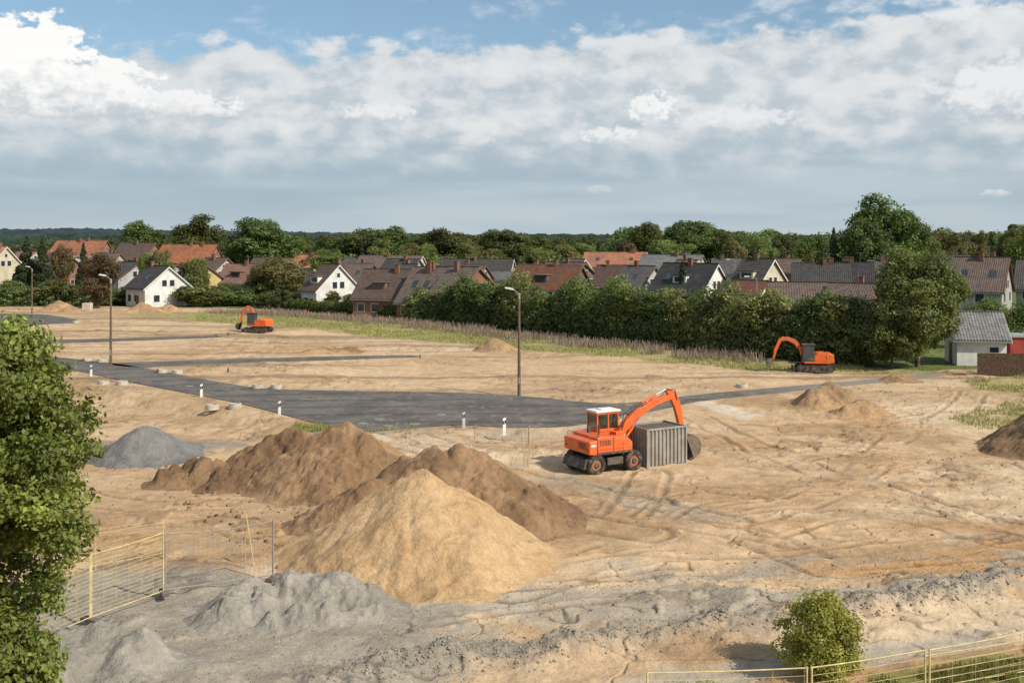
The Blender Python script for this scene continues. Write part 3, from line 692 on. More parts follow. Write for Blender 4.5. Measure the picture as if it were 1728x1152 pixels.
    if sky:
        bm=bmesh.new()
        for k in range(sky):
            cx=-x*.55+k*(x*1.1/max(1,sky-1)) if sky>1 else x*.2
            def sp_(t): return (-(y)*(1-t),he+(hr-he)*t)
            (ya,za),(yb,zb)=sp_(.35),sp_(.58);hw=.45;off=.26
            vs=[(cx-hw,ya,za+off),(cx+hw,ya,za+off),(cx+hw,yb,zb+off),(cx-hw,yb,zb+off)]
            top=[bm.verts.new(v_) for v_ in vs];bot=[bm.verts.new((v_[0],v_[1],v_[2]-.12)) for v_ in vs]
            bm.faces.new(top)
            for i in range(4): bm.faces.new((bot[i],bot[(i+1)%4],top[(i+1)%4],top[i]))
        bmobj('skylights',bm,glass,e)
    return e
H=house
H(-40,32,235,417,450,-30,'cream','orange');H(85,192,300,407,434,-15,'brick','orange',ch=2,D=10);H(192,275,310,411,436,-20,'brick','brown',D=10);H(60,125,270,428,445,-20,'brick','brown')
H(100,150,285,432,440,-50,'blue','orange',6);H(150,215,250,428,452,-20,'grey','brown');H(268,372,290,414,442,-10,'brick','orange',D=10,ch=2);H(172,262,222,443,468,-38,'lgrey','black',9)
H(215,320,198,450,484,-44,'white','dark',9,sky=1);H(240,325,215,446,468,-38,'lgrey','black',9);H(300,368,218,443,468,-50,'yellow','dark',8);H(372,450,222,447,476,-15,'brick','red',ch=1,dorm=1)
H(488,548,300,431,450,-15,'cream','orange');H(515,602,188,447,488,-46,'white','brown',9,ch=1,dorm=1);H(575,642,215,446,474,-20,'brick','brown',sky=1);H(575,660,300,436,450,-20,'cream','dark')
H(600,720,285,432,452,-15,'cream','brown',ch=2);H(640,720,250,438,460,-25,'grey','dark');H(600,712,172,456,500,-20,'brick','brown',9,dorm=1,sky=1);H(672,800,166,452,507,-30,'brick','brown',10,ch=2,sky=3);H(728,842,160,452,492,-42,'brick','brown',9,ch=1)
H(740,870,260,438,458,-10,'cream','dark',8,ch=2);H(800,876,215,460,470,-10,'white','grey',8,ch=0);H(855,1000,172,449,486,-24,'dark','red',10,ch=2,dorm=1);H(900,1010,200,444,468,-40,'dark','brown',9)
H(982,1096,262,427,448,-12,'cream','orange',10,ch=2,sky=2);H(1000,1070,190,449,480,-15,'brick','brown');H(1030,1130,176,450,484,-38,'lgrey','dark',9,sky=1);H(1075,1195,250,431,452,-25,'lgrey','grey',9,ch=2)
H(1095,1235,168,446,488,-35,'white','black',10,ch=1,sky=2,dorm=1);H(1195,1280,230,437,460,-20,'cream','dark');H(1225,1335,165,438,482,-42,'cream','dark',9.5,ch=2,dorm=1);H(1245,1290,150,475,495,-35,'white','red',5,ch=0)
H(1330,1440,170,446,478,-15,'grey','dark',9,ch=2,sky=2);H(1400,1485,175,444,474,-20,'brick','black',9,ch=2);H(1290,1412,122,479,506,-12,'grey','brown',7,ch=0);H(1385,1490,119,481,508,-30,'brick','brown',7,ch=1)
H(1590,1722,150,436,488,-32,'grey','brown',10,ch=2,sky=2);H(1700,1800,158,440,485,-30,'grey','dark',9);H(1560,1640,210,432,460,-20,'cream','dark');H(1815,1950,160,440,485,-30,'white','brown',10);H(-150,-50,220,430,470,-30,'white','brown')
H(420,500,260,436,458,-15,'brick','brown');H(20,75,300,425,440,-20,'cream','red');H(1460,1560,200,440,470,-15,'grey','dark')
H(655,730,205,447,470,-48,'cream','dark',8);H(760,830,205,448,470,-20,'grey','brown',8);H(940,1000,235,438,458,-30,'cream','brown',8);H(1130,1190,210,440,462,-45,'cream','brown',8);H(330,400,250,436,456,-30,'lgrey','brown',8);H(1290,1360,215,438,458,-25,'brick','brown',8)
H(1600,1690,106,529,568,-9,'white','grey',5.0,nm='white_garage',ch=0)
tim=mat('dark_timber',(.09,.055,.035),.8,.3,5,bump=.4)
e=empty('timber_fence',(GX(1700,96),96,0),math.radians(-4))
boxes('boards',tim,[((-2.6+k*.2,-2.6+k*.2+.18),(-.03,.03+(k%2)*.01),(0,1.95)) for k in range(34)],e);boxes('rails',tim,[((-2.6,4.2),(.045,.12),(z,z+.1)) for z in (.3,1.0,1.7)],e)
e=empty('garden_shed',(GX(1722,110),110,0),0);box('walls',mat('shed_red',(.30,.05,.04),.8,.2),(-1.6,2.5),(-1.2,1.2),(0,2.2),e);prism('roof',mat('shed_roof',(.30,.30,.30),.7,.2),[(-1.8,2.203),(2.7,2.203),(2.7,2.35),(-1.8,2.55)],-1.4,1.4,e)

# ---------------------------------------------------------------- site objects
wood=mat('lamp_pole_wood',(.15,.105,.07),.85,.3,4,bump=.3);galv=mat('galvanised_steel',(.30,.29,.27),.6,.15,3,metal=.1)
lampw=mat('lamp_head_grey',(.62,.62,.60),.4,.1)
def street_lamp(px,py,top,arm=(-1,-.1)):
    x,y=G(px,py);h=HT(top,y);e=empty('street_lamp',(x,y,0))
    cyl('pole',wood,(0,0,-.3),(0,0,h-.35),.13,e,12,.085)
    cyl('collar',galv,(0,0,h-.7),(0,0,h-.25),.095,e,12)
    a=Vector((arm[0],arm[1],0)).normalized()
    tubeobj('arm',[([(0,0,h-.6),(a.x*.15,a.y*.15,h-.2),(a.x*.4,a.y*.4,h),(a.x*.7,a.y*.7,h+.06)],.035)],galv,8,e)
    bm=bmesh.new();bprism(bm,[(.4,h+.02),(.5,h-.03),(1.1,h+.10),(1.15,h+.17),(1.0,h+.22),(.5,h+.13)],-.13,.13)
    o=bmobj('lamp_head',bm,lampw,e,.03);o.rotation_euler[2]=math.atan2(a.y,a.x)
    box('cover_plate',galv,(-.06,.06),(-.16,-.1),(.9,1.4),e,.01)
street_lamp(876,667,489);street_lamp(187,615,466);street_lamp(54,529,451,(-1,.2))
for px,Yd,top in [(1277,128,470),(1240,190,440)]:
    h=HT(top,Yd);e=empty('street_lamp',(GX(px,Yd),Yd,0));cyl('pole',galv,(0,0,0),(0,0,h),.08,e,8,.05);tubeobj('arm',[([(0,0,h-.1),(-.4,0,h+.2),(-1,0,h+.25)],.04)],galv,6,e);box('lamp_head',lampw,(-1.5,-.9),(-.12,.12),(h+.18,h+.32),e)
pw=mat('delineator_white',(.80,.80,.78),.4,.05);pb=mat('delineator_black',(.02,.02,.02),.5,.1);refl=mat('reflector',(.6,.6,.62),.2,.1,metal=.6)
for px,py in [(154,634),(340,669),(472,700),(783,720),(851,731)]:
    x,y=G(px,py);e=empty('delineator_post',(x,y,0),random.uniform(-.3,.3))
    sec=[(-.10,-.03),(.10,-.03),(.07,.05),(0,.08),(-.07,.05)]
    def seg(nm,m_,z0,z1,sl=0,gg=1.):
        bm=bmesh.new();a=[bm.verts.new((p[0]*gg,p[1]*gg,z0+sl*p[0])) for p in sec];b2=[bm.verts.new((p[0]*gg,p[1]*gg,z1+sl*p[0])) for p in sec]
        bm.faces.new(a);bm.faces.new(b2[::-1])
        for i in range(5): bm.faces.new((a[i],b2[i],b2[(i+1)%5],a[(i+1)%5]))
        bmobj(nm,bm,m_,e)
    seg('lower_body',pw,-.1,.58,.3);seg('black_band',pb,.582,.80,.3);seg('upper_body',pw,.802,.95,.3)
    box('reflector',refl,(-.035,.035),(-.036,-.031),(.62,.77),e,0)
conc=mat('concrete',(.48,.43,.35),.9,.2,4,bump=.3)
def ring(px,py,r=.5,h=.22):
    x,y=G(px,py);e=empty('concrete_shaft_ring',(x,y,-.02));bm=bmesh.new()
    n=24
    for (ra,rb,z0,z1) in ((r,r*.62,0,h),(r*.86,r*.62,h+.004,h+.13)):
        pr=[(ra,z0),(ra,z1),(rb,z1),(rb,z0)];rings=[[bm.verts.new((math.cos(k/n*6.2832)*q[0],math.sin(k/n*6.2832)*q[0],q[1])) for q in pr] for k in range(n)]
        for k in range(n):
            for j_ in range(4): bm.faces.new((rings[k][j_],rings[(k+1)%n][j_],rings[(k+1)%n][(j_+1)%4],rings[k][(j_+1)%4]))
    bmobj('ring',bm,conc,e)
for px,py in [(358,690),(397,688),(175,649),(206,649),(273,629),(299,630),(435,655),(466,655),(147,609),(172,611),(1252,654),(128,545)]: ring(px,py,.5)
box('concrete_block',mat('pale_concrete',(.5,.42,.32),.9,.2,2),(GX(138,185),GX(152,185)),(185,186.3),(0,1.2),None,.05)
stub=mat('stub_dark',(.10,.08,.07),.7,.2)
for px,py in [(266,630),(709,605),(385,628),(365,570),(385,566)]:
    x,y=G(px,py);cyl('pipe_stub',stub,(x,y,-.1),(x,y,.4),.08,None,10)

yel=mat('yellow_paint',(.62,.51,.24),.55,.15,4,dirt=(.35,.28,.15));gal2=mat('fence_steel',(.30,.28,.25),.5,.15,3,metal=.2);foot=mat('fence_foot',(.14,.12,.11),.9,.3)
def fence_panel(p0,p1,h,m_,z=0.,hor=9,ver=.28,r=.02,wr=.0045,nm='construction_fence',sag=0,leg=True):
    p0=Vector((*p0,z));p1=Vector((*p1,z));L=(p1-p0).length;e=empty(nm,(0,0,0));d=(p1-p0)/L
    P=lambda s,zz:tuple(p0+d*s+Vector((0,0,zz-sag*math.sin(math.pi*s/L)*(zz/h))))
    tubeobj('posts',[([P(.03,0),P(.03,h+.03)],r*1.2),([P(L-.03,0),P(L-.03,h+.03)],r*1.2)],m_,8,e)
    tubeobj('rails',[([P(L*k/8,zz) for k in range(9)],r*.8) for zz in (.15,h)],m_,6,e)
    w=[([P(L*k/8,zz) for k in range(9)],wr) for zz in np.linspace(.15,h,hor)[1:-1]]
    w+=[([P(s,.15),P(s,h)],wr*.8) for s in np.arange(ver,L-.05,ver)]
    tubeobj('wire_mesh',w,m_,4,e)
    if leg:
        n_=Vector((-d.y,d.x,0))
        o=box('foot_block',foot,(-.36,.36),(-.12,.12),(0,.14),e,.03);o.location=p0;o.rotation_euler[2]=math.atan2(n_.y,n_.x)
A=G(462,980);B=G(277,1006);C_=G(153,1052);D_=G(40,1100);E_=G(-90,1150)
fence_panel(B,A,2.05,gal2,.08,14,.16,.026,.005,sag=.12)
fence_panel(C_,B,2.1,yel,.06,16,.5,.022,.006,sag=.03)
fence_panel(D_,C_,2.1,yel,.06,16,.5,.022,.006,sag=.03)
fence_panel(E_,D_,2.1,yel,.06,16,.5,.022,.006)
o=box('fence_foot_block',foot,(-.36,.36),(-.12,.12),(0,.14),None,.03);o.location=(A[0],A[1],.05);o.rotation_euler[2]=1.3
a1=G(160,962);a2=G(277,940);a3=G(415,960)
fence_panel(a1,a2,1.3,yel,.03,7,.9,.012,.005,leg=False);fence_panel(a2,a3,1.2,yel,.03,7,.9,.012,.005,leg=False)
for (px,py,tp,ln) in [(688,762,728,0),(795,775,738,0),(886,786,726,-.12),(893,790,728,.05),(430,955,868,-.32)]:
    x,y=G(px,py);h=HT(tp,y);cyl('wooden_stake',yel,(x,y,-.2),(x+ln,y,h),.025,None,8)
fence_panel(G(800,742),G(893,748),.9,gal2,0,6,.2,.012,.005,nm='barrier_netting',sag=.3,leg=False);fence_panel(G(893,748),G(893.5,788),1.,yel,0,5,.4,.012,.005,nm='barrier_netting',sag=.1,leg=False)
pts=[(1090,25.0),(1368,25.3),(1567,26.4),(1735,27.6),(1900,28.8)]
for (pa,ya),(pb_,yb) in zip(pts[:-1],pts[1:]):
    fence_panel((GX(pa,ya),ya),(GX(pb_,yb)-.06,yb),2.0,yel,0,11,.75,.021,.006,sag=.02)
fence_panel((GX(1560,28.6),28.6),(GX(1900,31),31),1.0,yel,0,5,.8,.018,.006,leg=False)

# ---------------------------------------------------------------- container
cont=mat('container_grey',(.36,.345,.31),.5,.12,1.5,metal=.2,dirt=(.24,.18,.12),dirtamt=.5,bump=.05);cdark=mat('container_inside',(.12,.09,.07),.8,.2)
th=math.radians(30);fw=Vector((math.cos(th),math.sin(th),0));lf=Vector((-math.sin(th),math.cos(th),0));SC=Vector((GX(1019,56.6),56.6,0))
cn=SC+fw*1.88-lf*1.25
e=empty('steel_container',cn,th);CL,CW,CHt=2.62,1.85,2.12
def corr(bm,p0,p1,z0,z1,out,depth=.08,pitch=.235):
    p0=Vector(p0);p1=Vector(p1);d=(p1-p0);L_=d.length;d/=L_;n=max(2,int(L_/pitch));pr=[]
    for k in range(n):
        for f_,o_ in ((0,0),(.3,0),(.42,1),(.88,1)): pr.append((L_*(k+f_)/n,o_*depth))
    pr.append((L_,0));o_=Vector(out)
    lo=[bm.verts.new(p0+d*s-o_*q+Vector((0,0,z0))) for s,q in pr];hi=[bm.verts.new(p0+d*s-o_*q+Vector((0,0,z1))) for s,q in pr]
    for k in range(len(pr)-1): bm.faces.new((lo[k],lo[k+1],hi[k+1],hi[k]))
bm=bmesh.new();z0,z1=.14,CHt-.1
corr(bm,(.06,-.0,0),(CL-.06,0,0),z0,z1,(0,-1,0));corr(bm,(.06,CW,0),(CL-.06,CW,0),z0,z1,(0,1,0));corr(bm,(0,.06,0),(0,CW-.06,0),z0,z1,(-1,0,0));corr(bm,(CL,.06,0),(CL,CW-.06,0),z0,z1,(1,0,0))
bmobj('corrugated_walls',bm,cont,e)
L=[]
for xx in (-.02,CL-.06):
    for yy in (-.02,CW-.06): L.append(((xx,xx+.08),(yy,yy+.08),(0,CHt)))
for zz in (0.003,CHt-.1):
    for yy in (-.017,CW-.063): L.append(((.061,CL-.061),(yy,yy+.08),(zz,zz+.12 if zz<1 else CHt-.003)))
    for xx in (-.017,CL-.063): L.append(((xx,xx+.08),(.061,CW-.061),(zz,zz+.12 if zz<1 else CHt-.003)))
boxes('frame',cont,L,e);box('roof_sheet',cdark,(.09,CL-.09),(.09,CW-.09),(CHt-.13,CHt-.09),e,0)
boxes('fork_pockets',cdark,[((.7,.95),(-.03,.03),(.02,.11)),((1.6,1.85),(-.03,.03),(.02,.11))],e)

# ---------------------------------------------------------------- excavators
org=mat('orange_paint',(.76,.125,.02),.42,.14,2.5,spec=.5,dirt=(.38,.17,.08),dirtamt=.45)
whitep=mat('cab_roof_white',(.76,.74,.70),.5,.1,dirt=(.4,.33,.25));blk=mat('black_rubber',(.030,.029,.028),.85,.3,6,dirt=(.24,.165,.105),dirtamt=.6)
dkm=mat('dark_metal',(.06,.055,.05),.6,.3,3,dirt=(.25,.17,.11),dirtamt=.6);cg=mat('cab_glass',(.05,.06,.065),.08,.2,spec=.8);chrome=mat('hydraulic_rod',(.6,.6,.6),.2,.1,metal=.9);sil=mat('wheel_hub',(.33,.12,.05),.6,.2,dirt=(.28,.2,.13))
redw=mat('warning_stripes',(.6,.6,.58),.5,.1);buck=mat('bucket_steel',(.16,.13,.10),.6,.3,3,metal=.3,dirt=(.3,.2,.12))
def boomseg(nm,pts,wid,h,m_,e,y0=0):
    pts=[Vector((p[0],p[1])) for p in pts];n=len(pts);up=[];lo=[]
    for k in range(n):
        d=(pts[min(n-1,k+1)]-pts[max(0,k-1)]).normalized();nr=Vector((-d.y,d.x));up.append(pts[k]+nr*h[k]/2);lo.append(pts[k]-nr*h[k]/2)
    P=[(p.x,p.y) for p in up]+[(p.x,p.y) for p in lo[::-1]]
    bm=bmesh.new();a=[bm.verts.new((p[0],y0-wid/2,p[1])) for p in P];b2=[bm.verts.new((p[0],y0+wid/2,p[1])) for p in P];N=len(P)
    for i in range(N): bm.faces.new((a[i],b2[i],b2[(i+1)%N],a[(i+1)%N]))
    for s in (a,b2):
        for k in range(n-1): bm.faces.new((s[k],s[k+1],s[N-2-k],s[N-1-k]))
    return bmobj(nm,bm,m_,e,.015)
def ram(nm,a,b_,y,r,e,m_=None):
    a=Vector((a[0],y,a[1]));b_=Vector((b_[0],y,b_[1]));mid=a+(b_-a)*.58
    cyl(nm+'_barrel',m_ or org,a,mid,r,e,12);cyl(nm+'_rod',chrome,mid,b_,r*.5,e,10)
def bucketp(nm,px,pz,s,ang,wid,e,y0=0,m_=None):
    pr=[(0,0),(.35,.05),(.62,-.15),(.75,-.5),(.62,-.85),(.25,-1.0),(.18,-.93),(.5,-.78),(.62,-.5),(.52,-.22),(.3,-.06),(0,-.1)]
    ca,sa=math.cos(ang),math.sin(ang);P=[(px+s*(x_*ca-z_*sa),pz+s*(x_*sa+z_*ca)) for x_,z_ in pr]
    bm=bmesh.new();bprism(bm,P,y0-wid/2,y0+wid/2);bmobj(nm,bm,m_ or buck,e)
    side=[pr[i] for i in (0,1,2,3,4,5)];S_=[(px+s*(x_*ca-z_*sa),pz+s*(x_*sa+z_*ca)) for x_,z_ in side]
    for q,yy in (('left',y0+wid/2+.003),('right',y0-wid/2-.033)):
        bm=bmesh.new();bprism(bm,S_,yy,yy+.03);bmobj(nm+'_side_'+q,bm,m_ or buck,e)
    bm=bmesh.new()
    tx,tz=S_[5]
    for k in range(4):
        yy=y0-wid/2+wid*(k+.15)/4;bbox(bm,(tx-.14*s,tx+.02),(yy,yy+wid*.12),(tz-.03,tz+.05))
    bmobj(nm+'_teeth',bm,m_ or buck,e)

e=empty('wheeled_excavator',SC,th)
def wheel(nm,x,y):
    bm=bmesh.new();w=.42;n=30
    prof=[(.30,-w/2),(.42,-w/2-.015),(.49,-w/2),(.535,-w/2+.06),(.545,0),(.535,w/2-.06),(.49,w/2),(.42,w/2+.015),(.30,w/2)]
    rings=[]
    for k in range(n*2):
        a=k/(n*2)*2*math.pi;lug=.022 if k%2 else -.012
        rings.append([bm.verts.new((x+math.cos(a)*(r_+(lug if 2<=i_<=6 else 0)),y+yy,.54+math.sin(a)*(r_+(lug if 2<=i_<=6 else 0)))) for i_,(r_,yy) in enumerate(prof)])
    N=n*2
    for k in range(N):
        for i_ in range(8): bm.faces.new((rings[k][i_],rings[(k+1)%N][i_],rings[(k+1)%N][i_+1],rings[k][i_+1]))
    bmobj(nm+'_tyre',bm,blk,e,0)
    cyl(nm+'_rim',sil,(x,y-.16,.54),(x,y+.16,.54),.305,e,24,bevel=.02);cyl(nm+'_hub',dkm,(x,y-.22*1,.54),(x,y+.22,.54),.14,e,16,bevel=.02)
for nx,X_ in (('front',1.16),('rear',-1.2)):
    for ny,Y_ in (('left',.93),('right',-.93)): wheel(nx+'_'+ny+'_wheel',X_,Y_)
for X_ in (1.16,-1.2): cyl('axle',dkm,(X_,-.8,.54),(X_,.8,.54),.13,e,12);box('axle_housing',dkm,(X_-.2,X_+.2),(-.3,.3),(.38,.74),e,.04)
box('chassis',dkm,(-1.55,1.5),(-.42,.42),(.56,.88),e,.04);box('chassis_step',dkm,(-.5,.5),(-1.05,-.43),(.45,.82),e,.03);box('chassis_tank',dkm,(-.5,.5),(.43,1.05),(.45,.82),e,.03)
prism('rear_outrigger',dkm,[(-1.95,.35),(-1.6,.35),(-1.56,.85),(-1.8,.85)],-1.0,1.0,e);cyl('turntable',dkm,(0,0,.88),(0,0,1.03),.62,e,28)
box('deck',dkm,(-1.45,1.02),(-1.16,1.16),(1.03,1.13),e,.02)
prism('counterweight',org,[(-1.72,1.10),(-1.25,1.05),(-1.2,1.82),(-1.72,1.75)],-1.2,1.2,e,.07)
prism('engine_hood',org,[(-1.195,1.135),(-.2,1.135),(-.2,1.92),(-1.0,1.98),(-1.195,1.9)],-1.17,1.17,e,.05)
prism('side_body',org,[(-.195,1.135),(1.0,1.135),(1.0,1.55),(.75,1.78),(-.195,1.9)],-1.17,-.32,e,.04)
box('cab_base',org,(-.195,1.05),(.22,1.15),(1.135,1.72),e,.03)
boxes('vent_grille',dkm,[((-1.05+k*.1,-1.0+k*.1),(-1.18,-1.165),(1.5,1.78)) for k in range(7)],e)
boxes('panel_seams',dkm,[((-.215,-.195),(-1.178,-1.165),(1.16,1.88)),((.4,.415),(-1.176,-1.165),(1.16,1.6)),((-1.2,.98),(-1.175,-1.165),(1.28,1.295))],e)
boxes('rear_vents',dkm,[((-1.735,-1.70),(-.9,-.2),(1.35+k*.08,1.39+k*.08)) for k in range(4)],e)
boxes('rear_lights',mat('red_light',(.5,.03,.02),.3,.1),[((-1.74,-1.7),(.85,1.02),(1.3,1.4)),((-1.74,-1.7),(-1.05,-.92),(1.3,1.4))],e)
cyl('exhaust',dkm,(-.7,-.55,1.95),(-.7,-.55,2.45),.06,e,12);cyl('air_intake',dkm,(-.75,.3,1.95),(-.75,.3,2.3),.1,e,12)
tubeobj('handrail',[([(-1.1,-1.05,1.95),(-1.1,-1.05,2.2),(-.3,-1.05,2.2),(-.3,-1.05,1.9)],.016),([(-1.6,-1.0,1.8),(-1.6,-1.0,2.05),(-1.6,1.0,2.05),(-1.6,1.0,1.8)],.016)],dkm,6,e)
cx0,cx1,cy0,cy1,cz0,cz1=-.3,1.08,.18,1.13,1.72,2.92
L=[]
for xx in (cx0,.38,cx1-.07):
    for yy in (cy0,cy1-.07): L.append(((xx,xx+.07),(yy,yy+.07),(cz0,cz1)))
for zz in (cz0+.003,cz1-.08):
    for yy in (cy0+.003,cy1-.067): L.append(((cx0+.071,cx1-.071),(yy,yy+.06),(zz,zz+.075)))
    for xx in (cx0+.003,cx1-.067): L.append(((xx,xx+.06),(cy0+.071,cy1-.071),(zz,zz+.075)))
boxes('cab_frame',org,L,e);box('cab_lower_panel',org,(cx0+.02,cx1-.02),(cy0+.015,cy1-.015),(cz0+.08,cz0+.36),e,.01)
m=bpy.data.materials.new('clear_glass');b=NB(nodes(m));g_=b.n('ShaderNodeBsdfGlossy');g_.inputs['Roughness'].default_value=.05;t_=b.n('ShaderNodeBsdfTransparent');t_.inputs[0].default_value=(.5,.56,.56,1)
n_=b.noise(b.pos(),2,3);x_=b.n('ShaderNodeMixShader');b.put(x_.inputs[0],b.SS(n_,0.,1.,.08,.2));m.node_tree.links.new(t_.outputs[0],x_.inputs[1]);m.node_tree.links.new(g_.outputs[0],x_.inputs[2]);b.out(x_.outputs[0]);clr=m
boxes('cab_windows',clr,[((cx0+.072,cx1-.072),(cy0+.03,cy0+.035),(cz0+.37,cz1-.085)),((cx0+.072,cx1-.072),(cy1-.035,cy1-.03),(cz0+.37,cz1-.085)),((cx0+.03,cx0+.035),(cy0+.072,cy1-.072),(cz0+.37,cz1-.085)),((cx1-.035,cx1-.03),(cy0+.072,cy1-.072),(cz0+.37,cz1-.085))],e)
box('cab_roof',whitep,(cx0-.08,cx1+.12),(cy0-.06,cy1+.05),(cz1+.003,cz1+.12),e,.04);box('roof_hatch',whitep,(.1,.7),(.4,.9),(cz1+.123,cz1+.17),e,.02)
box('seat',blk,(.1,.55),(.4,.9),(cz0+.1,cz0+.5),e,.06);box('seat_back',blk,(.02,.15),(.4,.9),(cz0+.5,cz0+1.0),e,.05);cyl('control_lever',dkm,(.75,.6,cz0+.1),(.7,.6,cz0+.75),.03,e,8)
box('boom_bracket',org,(.55,1.05),(-.31,.16),(1.135,1.95),e,.03)
boomseg('boom_lower',[(.85,1.75),(1.35,2.25),(2.1,2.82),(2.7,3.05)],.34,[.34,.46,.50,.36],org,e,-.08)
boomseg('boom_upper',[(2.45,2.98),(3.2,3.28),(3.9,3.46),(4.45,3.52)],.28,[.40,.36,.32,.24],org,e,-.08)
boomseg('stick',[(4.05,3.90),(4.45,3.62),(4.80,2.9),(4.98,2.1),(5.02,1.35)],.24,[.2,.46,.42,.3,.2],org,e,-.08)
ram('boom_ram_right',(1.05,1.45),(2.1,2.62),-.31,.07,e);ram('boom_ram_left',(1.05,1.45),(2.1,2.62),.15,.07,e)
ram('stick_ram',(2.35,3.32),(4.05,3.93),-.08,.07,e);ram('adjust_ram',(1.5,2.75),(2.95,3.42),.02,.06,e,dkm);ram('bucket_ram',(4.68,3.62),(5.28,1.75),-.08,.055,e)
prism('bucket_link',org,[(4.95,1.5),(5.3,1.8),(5.36,1.72),(5.05,1.3)],-.2,.04,e,.01)
bucketp('bucket',4.98,1.32,1.25,.15,1.15,e,-.08)
tubeobj('hydraulic_hoses',[([(.95,-.28,2.0),(1.2,-.3,2.7),(1.9,-.28,3.15),(2.6,-.26,3.3)],.022),([(.95,-.22,2.0),(1.1,-.24,2.85),(1.9,-.2,3.25),(2.6,-.18,3.36)],.022),([(3.6,-.25,3.65),(4.0,-.26,3.95),(4.5,-.25,3.9),(4.7,-.22,3.3)],.02)],blk,6,e)
boxes('warning_marking',redw,[((-1.6,-1.3),(-1.206,-1.19),(1.5,1.62))],e)
cyl('mirror_arm',dkm,(1.05,1.1,2.6),(1.3,1.3,2.6),.015,e,6);box('mirror',dkm,(1.27,1.33),(1.25,1.45),(2.35,2.75),e,.01)

def tracked(px,py,Yd,head,name,pts,stick,buckang,bs=1.,cabx=(.1,1.1),s=1.):
    e=empty(name,(GX(px,Yd),Yd,0.0),head);e.scale=(s,s,s)
    tl,tr_=1.35,.32
    for nm,yy in (('left_track',.62),('right_track',-1.02)):
        P=[]
        for k in range(9): a=math.pi/2+k/8*math.pi;P.append((-tl+math.cos(a)*tr_,tr_+math.sin(a)*tr_))
        for k in range(9): a=-math.pi/2+k/8*math.pi;P.append((tl+math.cos(a)*tr_,tr_+math.sin(a)*tr_))
        prism(nm,blk,P,yy,yy+.4,e,0)
        L=[((x_-.04,x_+.04),(yy-.01,yy+.41),(2*tr_-.02,2*tr_+.03)) for x_ in np.arange(-tl,tl+.01,.18)];boxes(nm+'_shoes',blk,L,e)
        bm=bmesh.new()
        for k in range(6): bcyl(bm,(-tl+k*2*tl/5,yy-.02,.3),(-tl+k*2*tl/5,yy+.42,.3),.17 if k in(0,5) else .1,12)
        bmobj(nm+'_rollers',bm,dkm,e)
    box('undercarriage',dkm,(-.8,.8),(-.6,.6),(.3,.66),e,.03);cyl('turntable',dkm,(0,0,.66),(0,0,.8),.5,e,20)
    box('platform',org,(-1.3,1.0),(-1.0,1.0),(.8,.95),e,.02)
    prism('counterweight',org,[(-1.65,.85),(-.9,.8),(-.9,1.65),(-1.3,1.72),(-1.62,1.6)],-1.0,1.0,e,.08)
    prism('engine_cover',org,[(-.895,.953),(.1,.953),(.1,1.5),(-.2,1.72),(-.895,1.75)],-.97,.97,e,.05)
    box('side_cover',org,(.103,.9),(-.97,-.2) ,(.953,1.3),e,.04)
    x0,x1=cabx
    L=[((xx,xx+.06),(yy,yy+.06),(.955,2.45)) for xx in (x0,x1-.06) for yy in (.12,.91)]
    boxes('cab_frame',dkm,L,e);box('cab_roof',dkm,(x0-.08,x1+.1),(.08,1.02),(2.453,2.55),e,.03);box('cab_glass',cg,(x0+.02,x1-.02),(.14,.95),(1.3,2.445),e,.01);box('cab_door',dkm,(x0+.01,x1-.01),(.13,.96),(.957,1.295),e,.01)
    boomseg('boom',pts,.24,[.26]+[.36]*(len(pts)-2)+[.22],org,e,-.08)
    boomseg('stick',stick,.2,[.16,.30,.26,.16],org,e,-.08)
    ram('boom_ram',(pts[0][0]+.2,pts[0][1]-.25),(pts[1][0]+.1,pts[1][1]-.1),-.26,.06,e,dkm)
    pm=pts[len(pts)//2];ram('stick_ram',(pm[0],pm[1]+.25),(stick[0][0],stick[0][1]),-.08,.055,e,dkm)
    bucketp('bucket',stick[-1][0],stick[-1][1],.95*bs,buckang,.7,e,-.08)
    prism('dozer_blade',dkm,[(1.85,.1),(1.95,.05),(1.93,.5),(1.83,.48)],-1.1,1.1,e,.01);box('blade_arms',dkm,(1.2,1.86),(-.5,.5),(.2,.3),e,.01)
    return e
tracked(1374,628,99,math.radians(172),'tracked_excavator',[(.85,1.25),(1.15,1.9),(1.65,2.6),(2.35,2.95),(3.0,2.85)],[(2.75,3.1),(3.05,2.8),(3.45,1.9),(3.65,1.05)],.1,.9)
tracked(436,560,141,math.radians(165),'tracked_excavator',[(.7,1.3),(.75,2.2),(1.05,3.0),(1.6,3.25),(2.0,3.0)],[(1.75,3.2),(2.05,2.95),(2.45,2.0),(2.55,1.1)],.1,.9)

# ---------------------------------------------------------------- world, sun, camera
SUN_EL=math.radians(40);sv=Vector((.80,-.55,0)).normalized();sun_rot=math.atan2(sv.x,sv.y)
wd=bpy.data.worlds.new('World');scene.world=wd;wd.use_nodes=True;nt=wd.node_tree;nt.nodes.clear();b=NB(nt)
sk=b.n('ShaderNodeTexSky',sky_type='NISHITA');sk.sun_disc=False;sk.sun_elevation=SUN_EL;sk.sun_rotation=sun_rot;sk.air_density=1.0;sk.dust_density=.6;sk.ozone_density=2.0
tc=b.n('ShaderNodeTexCoord').outputs['Generated'];sp_=b.n('ShaderNodeSeparateXYZ');b.put(sp_.inputs[0],tc)
az=b.M('MULTIPLY',b.M('ARCTAN2',sp_.outputs[0],sp_.outputs[1]),57.2958);el=b.M('MULTIPLY',b.M('ARCSINE',sp_.outputs[2]),57.2958)
el=b.M('MAXIMUM',el,0.)
def azel(px,py):
    dx=(px-CX)/F;return math.degrees(math.atan(dx)),math.degrees(math.atan((HY-py)/F/math.sqrt(1+dx*dx)))
